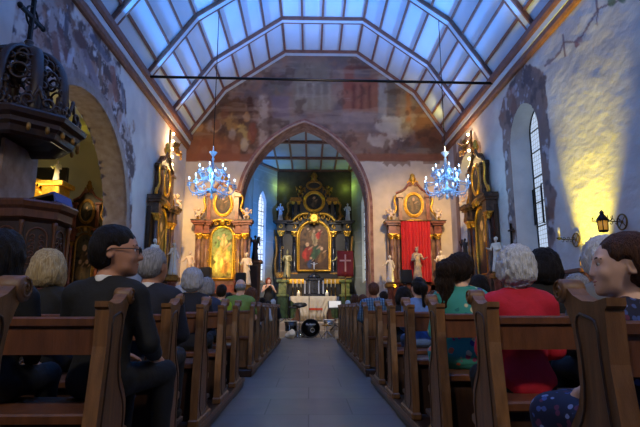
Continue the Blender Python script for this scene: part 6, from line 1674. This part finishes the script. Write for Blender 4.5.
# ================================================================== musicians' corner
FA = mat('flesh_red', rgb(150, 60, 40), 0.6)
def standing(px, ytop, ybot, Y, label):
    top = atY(px, ytop, Y); zb = FZ; hgt = float(top[2]) - zb; k = hgt / 1.70
    r = empty('person', (float(top[0]), Y, zb), PI + 0.35, label, 'person'); r.scale = (k,) * 3
    def limbs(s, o=0, hands=True, up=1):
        for g in (-1, 1):
            sh = np.array((g * 0.165, 0, 1.38)); el = np.array((g * 0.27, 0.06, 1.16)); wr = np.array((g * 0.08, 0.21, 1.36))
            s.rc(sh, el, 0.046 + o, 0.037 + o, 0.04); s.rc(el, el + (wr - el) * up, 0.037 + o, 0.027 + o, 0.02)
            if hands:
                d = np.array((-g * 0.5, 0.2, 0.85)); d /= np.linalg.norm(d); sd = np.array((0, 1, -0.2)); sd -= d * (sd @ d); sd /= np.linalg.norm(sd)
                s.rc(wr, wr + d * 0.05, 0.026, 0.026, 0.02)
                for q, L in enumerate((0.06, 0.072, 0.066, 0.05)):
                    b0 = wr + d * 0.07 + sd * (0.03 - 0.02 * q); e = b0 + d * L * 0.6 + np.array((-g * 0.03, 0, 0)); s.rc(b0, e, 0.011, 0.009, 0.004)
                s.rc(wr + d * 0.03 + sd * 0.02, wr + d * 0.06 + sd * 0.06, 0.012, 0.01, 0.01)
    s = SDF()
    s.el((0, 0, 0.96), (0.155, 0.11, 0.13), 0.05); s.el((0, 0, 1.12), (0.12, 0.09, 0.14), 0.06); s.el((0, 0, 1.28), (0.14, 0.10, 0.15), 0.06); s.rc((-0.12, 0, 1.385), (0.12, 0, 1.385), 0.05, 0.05, 0.05)
    for g in (-1, 1):
        s.rc((g * 0.085, 0, 0.9), (g * 0.09, 0.01, 0.48), 0.08, 0.052, 0.04); s.rc((g * 0.09, 0.01, 0.48), (g * 0.09, -0.01, 0.09), 0.052, 0.035, 0.02); s.rc((g * 0.09, -0.02, 0.05), (g * 0.10, 0.12, 0.035), 0.034, 0.026, 0.02)
    limbs(s); i0 = len(s.p); s.rc((0, 0, 1.40), (0, 0.015, 1.53), 0.05, 0.046, 0.03)
    q = SDF(); head_prims(q, True)
    dz = np.array((0, 0, 0.84))
    for t in q.p:
        t = list(t); t[1] = t[1] + dz
        if t[0] == 'rc': t[2] = t[2] + dz
        s.p.append(tuple(t))
    sdf_obj(s, 'body', SKIN, r, 0.014, 1)
    s = SDF(); o = 0.016
    s.el((0, 0, 0.96), (0.155 + o, 0.11 + o, 0.13 + o), 0.05); s.el((0, 0, 1.12), (0.12 + o, 0.09 + o, 0.14 + o), 0.06); s.el((0, 0, 1.28), (0.14 + o, 0.10 + o, 0.15 + o), 0.06); s.rc((0, 0, 0.95), (0, 0, 0.5), 0.17, 0.22, 0.05); s.rc((-0.12, 0, 1.37), (0.12, 0, 1.37), 0.055, 0.055, 0.04); s.cut((0, 0, 0.40), (0, 0, -1)); s.el((0, 0.03, 1.46), (0.09, 0.09, 0.07), 0.01, 's')
    sdf_obj(s, 'dress', cloth('black', (18, 18, 22)), r, 0.016, 1)
    s = SDF(); q = SDF(); hair_sdf('bob', q)
    for t in q.p:
        t = list(t); t[1] = t[1] + dz
        if t[0] == 'rc': t[2] = t[2] + dz
        s.p.append(tuple(t))
    sdf_obj(s, 'hair', HAIR['red'], r, 0.012, 1, disp=0.006, dscale=30)
    for g in (-1, 1):
        s = SDF(); s.rc((g * 0.09, -0.03, 0.045), (g * 0.10, 0.13, 0.035), 0.042, 0.033, 0.03); s.cut((0, 0, 0.003), (0, 0, -1)); sdf_obj(s, 'shoe', M['black'], r, 0.014, 1)
    return r
sg = standing(268.5, 278, 322, 18.6, 'red-haired musician in black dress standing in the chancel, hands raised to mouth')
# microphone stand in front of the musician, and slim stands by the drums
def mic_stand(x, y, z, h, label, boom=0.0, group=None):
    r = empty('microphone_stand', (x, y, z), 0, label, 'microphone stand', group)
    for k in range(3):
        a = 2 * PI * k / 3 + 0.4; MB().tube([(0, 0, 0.16), (0.28 * math.cos(a), 0.28 * math.sin(a), 0.01)], 0.012, 6).build('leg', M['black'], r)
    MB().tube([(0, 0, 0.1), (0, 0, h)], 0.012, 6).build('pole', M['black'], r)
    if boom: MB().tube([(boom * -0.3, 0, h - 0.1), (boom, 0, h + 0.15)], 0.010, 6).build('boom', M['black'], r)
    MB().lathe([(0.012, 0), (0.018, 0.10), (0.028, 0.12), (0.028, 0.15), (0.0, 0.18)], 8, c=(boom, 0, h + (0.15 if boom else 0))).build('microphone', M['black'], r)
mic_stand(xat(286, 17.9, 310), 17.9, FZ, 1.5, 'thin black microphone stand between the musician and the altar table')
mic_stand(xat(309, 16.45, 320), 16.75, 0, 1.75, 'tall thin microphone stand rising right behind the bass drum')
# the celebration table with white cloth
tx, ty = xat(313.5, 19.6, 300), 19.7
T = empty('altar_table', (tx, ty, FZ), 0, 'wooden altar table draped with a long white cloth in the middle of the chancel', 'table')
MB().box(-0.87, 0.87, -0.35, 0.45, 0.86, 0.94, bev=0.01).build('table_top', M['woodr'], T)
for s in (-1, 1):
    MB().prism([(s * 0.50, 0.0), (s * 0.86, 0.0), (s * 0.86, 0.07), (s * 0.70, 0.16), (s * 0.66, 0.45), (s * 0.72, 0.72), (s * 0.86, 0.86), (s * 0.50, 0.86)], -0.25, 0.35, 'y').build('leg', M['woodr'], T)
n = 60; cl = MB(); vs = []
prof = [(0.44, 0.945), (-0.37, 0.945), (-0.385, 0.93), (-0.39, 0.80), (-0.395, 0.55), (-0.40, 0.3), (-0.405, 0.04)]
for j, (y, z) in enumerate(prof):
    for i in range(n + 1):
        k = i / n; wd = 0.88 if j < 4 else 0.88 - 0.38 * sstep(0, 1, np.array((j - 3) / 1.5)); x = -wd + 2 * wd * k
        amp = 0.0 if j < 3 else 0.012 * (j - 2)
        vs.append((x, y - amp * (1 + math.sin(k * 40 + 2 * math.sin(k * 7))), z if j < 4 else z))
cl.add(vs, [(j * (n + 1) + i, j * (n + 1) + i + 1, (j + 1) * (n + 1) + i + 1, (j + 1) * (n + 1) + i) for j in range(len(prof) - 1) for i in range(n)], 0, True)
o = cl.build('white_cloth', M['cloth_w'], T); sm = o.modifiers.new('thick', 'SOLIDIFY'); sm.thickness = 0.006
MB().box(-0.16, 0.34, -0.47, -0.455, 0.42, 0.50).build('red_stripe', mat('orange_red_cloth', rgb(196, 70, 40), 0.8), o)
for x, lab in ((-0.58, 'lit stub candle with white wax on the pulpit-side end of the draped table'), (0.52, 'lit stub candle with white wax on the window-side end of the draped table')):
    rr = empty('candle', (tx + x, ty, FZ + 0.95), 0, lab, 'candle'); MB().lathe([(0.06, 0), (0.06, 0.16), (0.0, 0.15)], 12).build('wax_body', M['wax'], rr)
    MB().lathe([(0.0, 0.15), (0.014, 0.18), (0.0, 0.23)], 8).build('flame', mat('flame', (1, 1, 1), 0.5, emit=rgb(255, 200, 110), estr=12), rr)
# the red banner with the white cross
bx, by = xat(345, 19.4, 270), 19.2
B = empty('cross_banner', (bx, by, FZ), 0, 'dark red hanging banner with pale cross on a stand at the chancel arch', 'banner')
zt, zb = zat(251, by, 345) - FZ, zat(276.5, by, 345) - FZ
MB().tube([(0, 0.04, 0), (0, 0.04, zt + 0.08)], 0.022, 8).tube([(-0.36, 0.03, zt), (0.36, 0.03, zt)], 0.018, 8).lathe([(0.25, 0), (0.22, 0.04), (0.05, 0.06), (0.03, 0.1)], 12, c=(0, 0.04, 0)).build('stand', M['brass'], B)
n = 24; mb = MB()
vs = [(-0.31 + 0.62 * i / n, 0.0 + 0.014 * math.sin(i * 0.9) * j / 6, zt + (zb - zt) * j / 6) for j in range(7) for i in range(n + 1)]
mb.add(vs, [(j * (n + 1) + i, j * (n + 1) + i + 1, (j + 1) * (n + 1) + i + 1, (j + 1) * (n + 1) + i) for j in range(6) for i in range(n)], 0, True)
o = mb.build('cloth', M['wine'], B); sm = o.modifiers.new('thick', 'SOLIDIFY'); sm.thickness = 0.008
zc = zt - (zt - zb) * 0.38
MB().box(-0.03, 0.03, -0.035, -0.025, zc - 0.42, zc + 0.24).box(-0.22, 0.22, -0.035, -0.0255, zc - 0.03, zc + 0.03).build('cross', mat('faded_rose', rgb(176, 140, 146), 0.8), o)
# lectern-like music stand
mx_, my_ = xat(335, 17.0, 305), 17.05
Ms = empty('music_stand', (mx_, my_, 0.2), 0, 'black music stand holding pale sheet music, beside the window-side pews', 'music stand')
for k in range(3):
    a = 2 * PI * k / 3; MB().tube([(0, 0, 0.2), (0.3 * math.cos(a), 0.3 * math.sin(a), 0.01)], 0.012, 6).build('leg', M['black'], Ms)
MB().tube([(0, 0, 0.15), (0, 0, 0.80)], 0.014, 6).build('pole', M['black'], Ms)
MB().prism([(-0.14, 0.74), (0.12, 0.98), (0.13, 0.97), (-0.13, 0.73)], -0.24, 0.24, 'x').build('desk', M['black'], Ms)
o = MB().prism([(-0.12, 0.76), (0.11, 0.972), (0.108, 0.978), (-0.124, 0.766)], -0.20, 0.20, 'x').build('sheet_music', mat('paper', rgb(226, 224, 214), 0.8), None, (mx_, my_, 0.206)); tag(o, 'pale sheets of music resting on the music stand', 'sheet music')
# drums
def drum_mat(): return mat('drum_lacquer', rgb(20, 20, 24), 0.25, coat=0.4)
dx, dy = xat(310.5, 16.35, 330), 16.35
Rr = 0.285
D = empty('bass_drum', (dx, dy, 0), 0, 'black bass drum lying on its side with white lettering and round port hole', 'drum')
Mx = Matrix.Translation((0, 0, Rr + 0.03)) @ Matrix.Rotation(PI / 2, 4, 'X')
MB().lathe([(Rr, -0.40), (Rr, 0.0)], 40, M=Mx).build('shell', drum_mat(), D)
MB().lathe([(Rr - 0.02, -0.012), (Rr + 0.018, -0.012), (Rr + 0.018, 0.03), (Rr - 0.012, 0.03), (Rr - 0.02, -0.012)], 40, M=Mx, cap=False).build('hoop', M['black'], D)
hd = MB().lathe([(Rr - 0.01, 0.005), (0.0, 0.006)], 40, M=Mx).build('front_head', mat('drum_head_black', rgb(14, 14, 16), 0.35), D)
MB().tube([(0.06 + 0.06 * math.cos(2 * PI * k / 20), -0.012, Rr - 0.03 + 0.06 * math.sin(2 * PI * k / 20)) for k in range(20)], 0.012, 6, closed=True).lathe([(0.0, 0), (0.025, 0.001)], 12, M=Matrix.Translation((0.06, -0.010, Rr - 0.03)) @ Matrix.Rotation(PI / 2, 4, 'X')).build('port_ring', mat('grey_ring', rgb(150, 145, 135), 0.4), hd)
lt = MB()   # the white slanted wordmark, too small in the photo to read: its strokes only
for k, (h_, b_) in enumerate(((0.06, 1), (0.045, 0), (0.045, 1), (0.06, 0), (0.045, 1), (0.045, 0), (0.045, 1))):
    x = -0.15 + 0.045 * k; z = Rr + 0.13
    lt.prism([(x, z), (x + 0.014, z), (x + 0.014 + h_ * 0.3, z + h_), (x + h_ * 0.3, z + h_)], -0.011, -0.008, 'y')
    lt.prism([(x + 0.01, z + 0.02 * b_), (x + 0.046, z + 0.02 * b_), (x + 0.049, z + 0.012 + 0.02 * b_), (x + 0.013, z + 0.012 + 0.02 * b_)], -0.011, -0.008, 'y')
lt.build('lettering', mat('white_print', rgb(235, 235, 235), 0.5), hd)
for s in (-1, 1): MB().tube([(s * 0.26, 0.1, 0.2), (s * 0.36, -0.06, 0.01)], 0.012, 6).build('spur', M['chrome'], D)
def small_drum(x, y, z, r, h, label, m, legs_=True, z0=0.0, tilt=0.0):
    d = empty('drum', (x, y, z0), 0, label, 'drum')
    MB().lathe([(r, z), (r, z + h)], 24).build('shell', m, d)
    MB().lathe([(r * 0.98, z + h), (r * 1.05, z + h), (r * 1.05, z + h + 0.02), (0, z + h + 0.012)], 24).build('head', mat('drum_skin', rgb(220, 216, 204), 0.5), d)
    if legs_:
        for k in range(3):
            a = 2 * PI * k / 3 + 0.3; MB().tube([(r * 1.03 * math.cos(a), r * 1.03 * math.sin(a), z + h * 0.6), (r * 1.1 * math.cos(a), r * 1.1 * math.sin(a), 0.0)], 0.01, 5).build('leg', M['chrome'], d)
    return d
small_drum(xat(329, 16.7, 325), 16.72, 0.40, 0.17, 0.16, 'small chrome snare drum beside the bass drum, window side', M['chrome'])
small_drum(xat(291, 16.75, 330), 16.7, 0.22, 0.2, 0.3, 'black floor drum on the pulpit side of the bass drum', drum_mat())
def cymbal(x, y, z0, h, r, label, tilt=0.2):
    c = empty('cymbal_stand', (x, y, z0), 0, label, 'cymbal')
    for k in range(3):
        a = 2 * PI * k / 3 + 0.2; MB().tube([(0, 0, 0.25), (0.26 * math.cos(a), 0.26 * math.sin(a), 0.01)], 0.011, 6).build('leg', M['chrome'], c)
    MB().tube([(0, 0, 0.2), (0, 0, h + 0.03)], 0.011, 6).build('pole', M['chrome'], c)
    MB().lathe([(r, 0.0), (r * 0.3, 0.02), (r * 0.2, 0.045), (0, 0.05), (r * 0.2, 0.04), (r * 0.3, 0.015), (r, -0.004)], 24, M=Matrix.Translation((0, 0, h)) @ Matrix.Rotation(tilt, 4, 'X')).build('cymbal', M['black'] if 'dark' in label else M['brass'], c)
cymbal(xat(300, 16.9, 310), 16.62, 0, 1.05, 0.24, 'dark cymbal on a stand above the pulpit side of the bass drum', 0.35)
cymbal(xat(295, 17.2, 315), 17.15, 0.2, 0.78, 0.22, 'dark cymbal lower and farther towards the draped table', 0.2)
cymbal(xat(326.5, 16.2, 325), 16.1, 0, 0.42, 0.16, 'low brass cymbal pair beside the snare drum', 0.15)
# white cloth bag and box on the floor beside the drums
for px, py, yy, sz, lab in ((292.5, 329, 17.1, (0.14, 0.10, 0.15), 'white box on the step behind the crumpled white bag'), ):
    o = MB().box(-sz[0], sz[0], -sz[1], sz[1], 0, sz[2] * 2, bev=0.03).build('white_box', M['cloth_w'], None, (xat(px, yy, py), yy, 0.202)); tag(o, lab, 'box')
s = SDF(); s.el((0, 0, 0.11), (0.17, 0.13, 0.12), 0.03); s.el((0.05, 0.02, 0.2), (0.08, 0.07, 0.09), 0.04); s.cut((0, 0, 0.005), (0, 0, -1))
o = sdf_obj(s, 'white_bag', M['cloth_w'], None, 0.02, 1, disp=0.03, dscale=9, loc=(xat(290.5, 16.2, 336), 16.2, 0)); tag(o, 'crumpled white bag on the floor beside the black floor drum', 'bag')
# loudspeakers on stands
def speaker(px, ytop, ybot, Y, wpx, label, floor):
    t = atY(px, ytop, Y); b = atY(px, ybot, Y); w_ = wpx / FPX * Y / 2
    r = empty('loudspeaker', (float(t[0]), Y, floor), 0, label, 'loudspeaker')
    z0, z1 = float(b[2]) - floor, float(t[2]) - floor
    MB().box(-w_, w_, -0.02, 0.30, z0, z1, bev=0.015).build('cabinet', M['black'], r)
    MB().box(-w_ * 0.9, w_ * 0.9, -0.032, -0.02, z0 + 0.03, z1 - 0.03).build('grille', mat('grille', rgb(30, 30, 34), 0.7), r)
    MB().tube([(0, 0.14, 0.1), (0, 0.14, z0 + 0.02)], 0.02, 8).build('pole', M['black'], r)
    for k in range(3):
        a = 2 * PI * k / 3 + 0.5; MB().tube([(0, 0.14, 0.5), (0.35 * math.cos(a), 0.14 + 0.35 * math.sin(a), 0.012)], 0.014, 6).build('leg', M['black'], r)
speaker(205.5, 267, 279, 16.3, 9.5, 'black loudspeaker on a stand before the pulpit-side half of the golden altar', 0)
speaker(240.5, 272.5, 284, 16.2, 9.5, 'black loudspeaker on a stand before the ivory saint with staff', 0)
speaker(406.5, 269.5, 283, 16.4, 11, 'black loudspeaker on a stand in front of the red curtain', 0)
# flowers before the golden altar, books on the near pew
for x, y, z, rz, c, lab in ((-2.05, 2.30, 0.547, 0.3, (150, 96, 40), 'small brown hymn book lying on the pew seat behind the blonde woman'), (-2.12, 2.24, 0.547, -0.2, (40, 46, 60), 'dark blue hymn book lying open on the pew seat behind the blonde woman')):
    o = empty('hymn_book', (x, y, z), rz, lab, 'book'); MB().box(-0.06, 0.06, -0.09, 0.09, 0, 0.022, bev=0.003).build('cover', mat('book_%d' % c[0], rgb(*c), 0.6), o); MB().box(-0.057, 0.061, -0.087, 0.087, 0.003, 0.019).build('pages', mat('paper', rgb(226, 224, 214), 0.8), o)
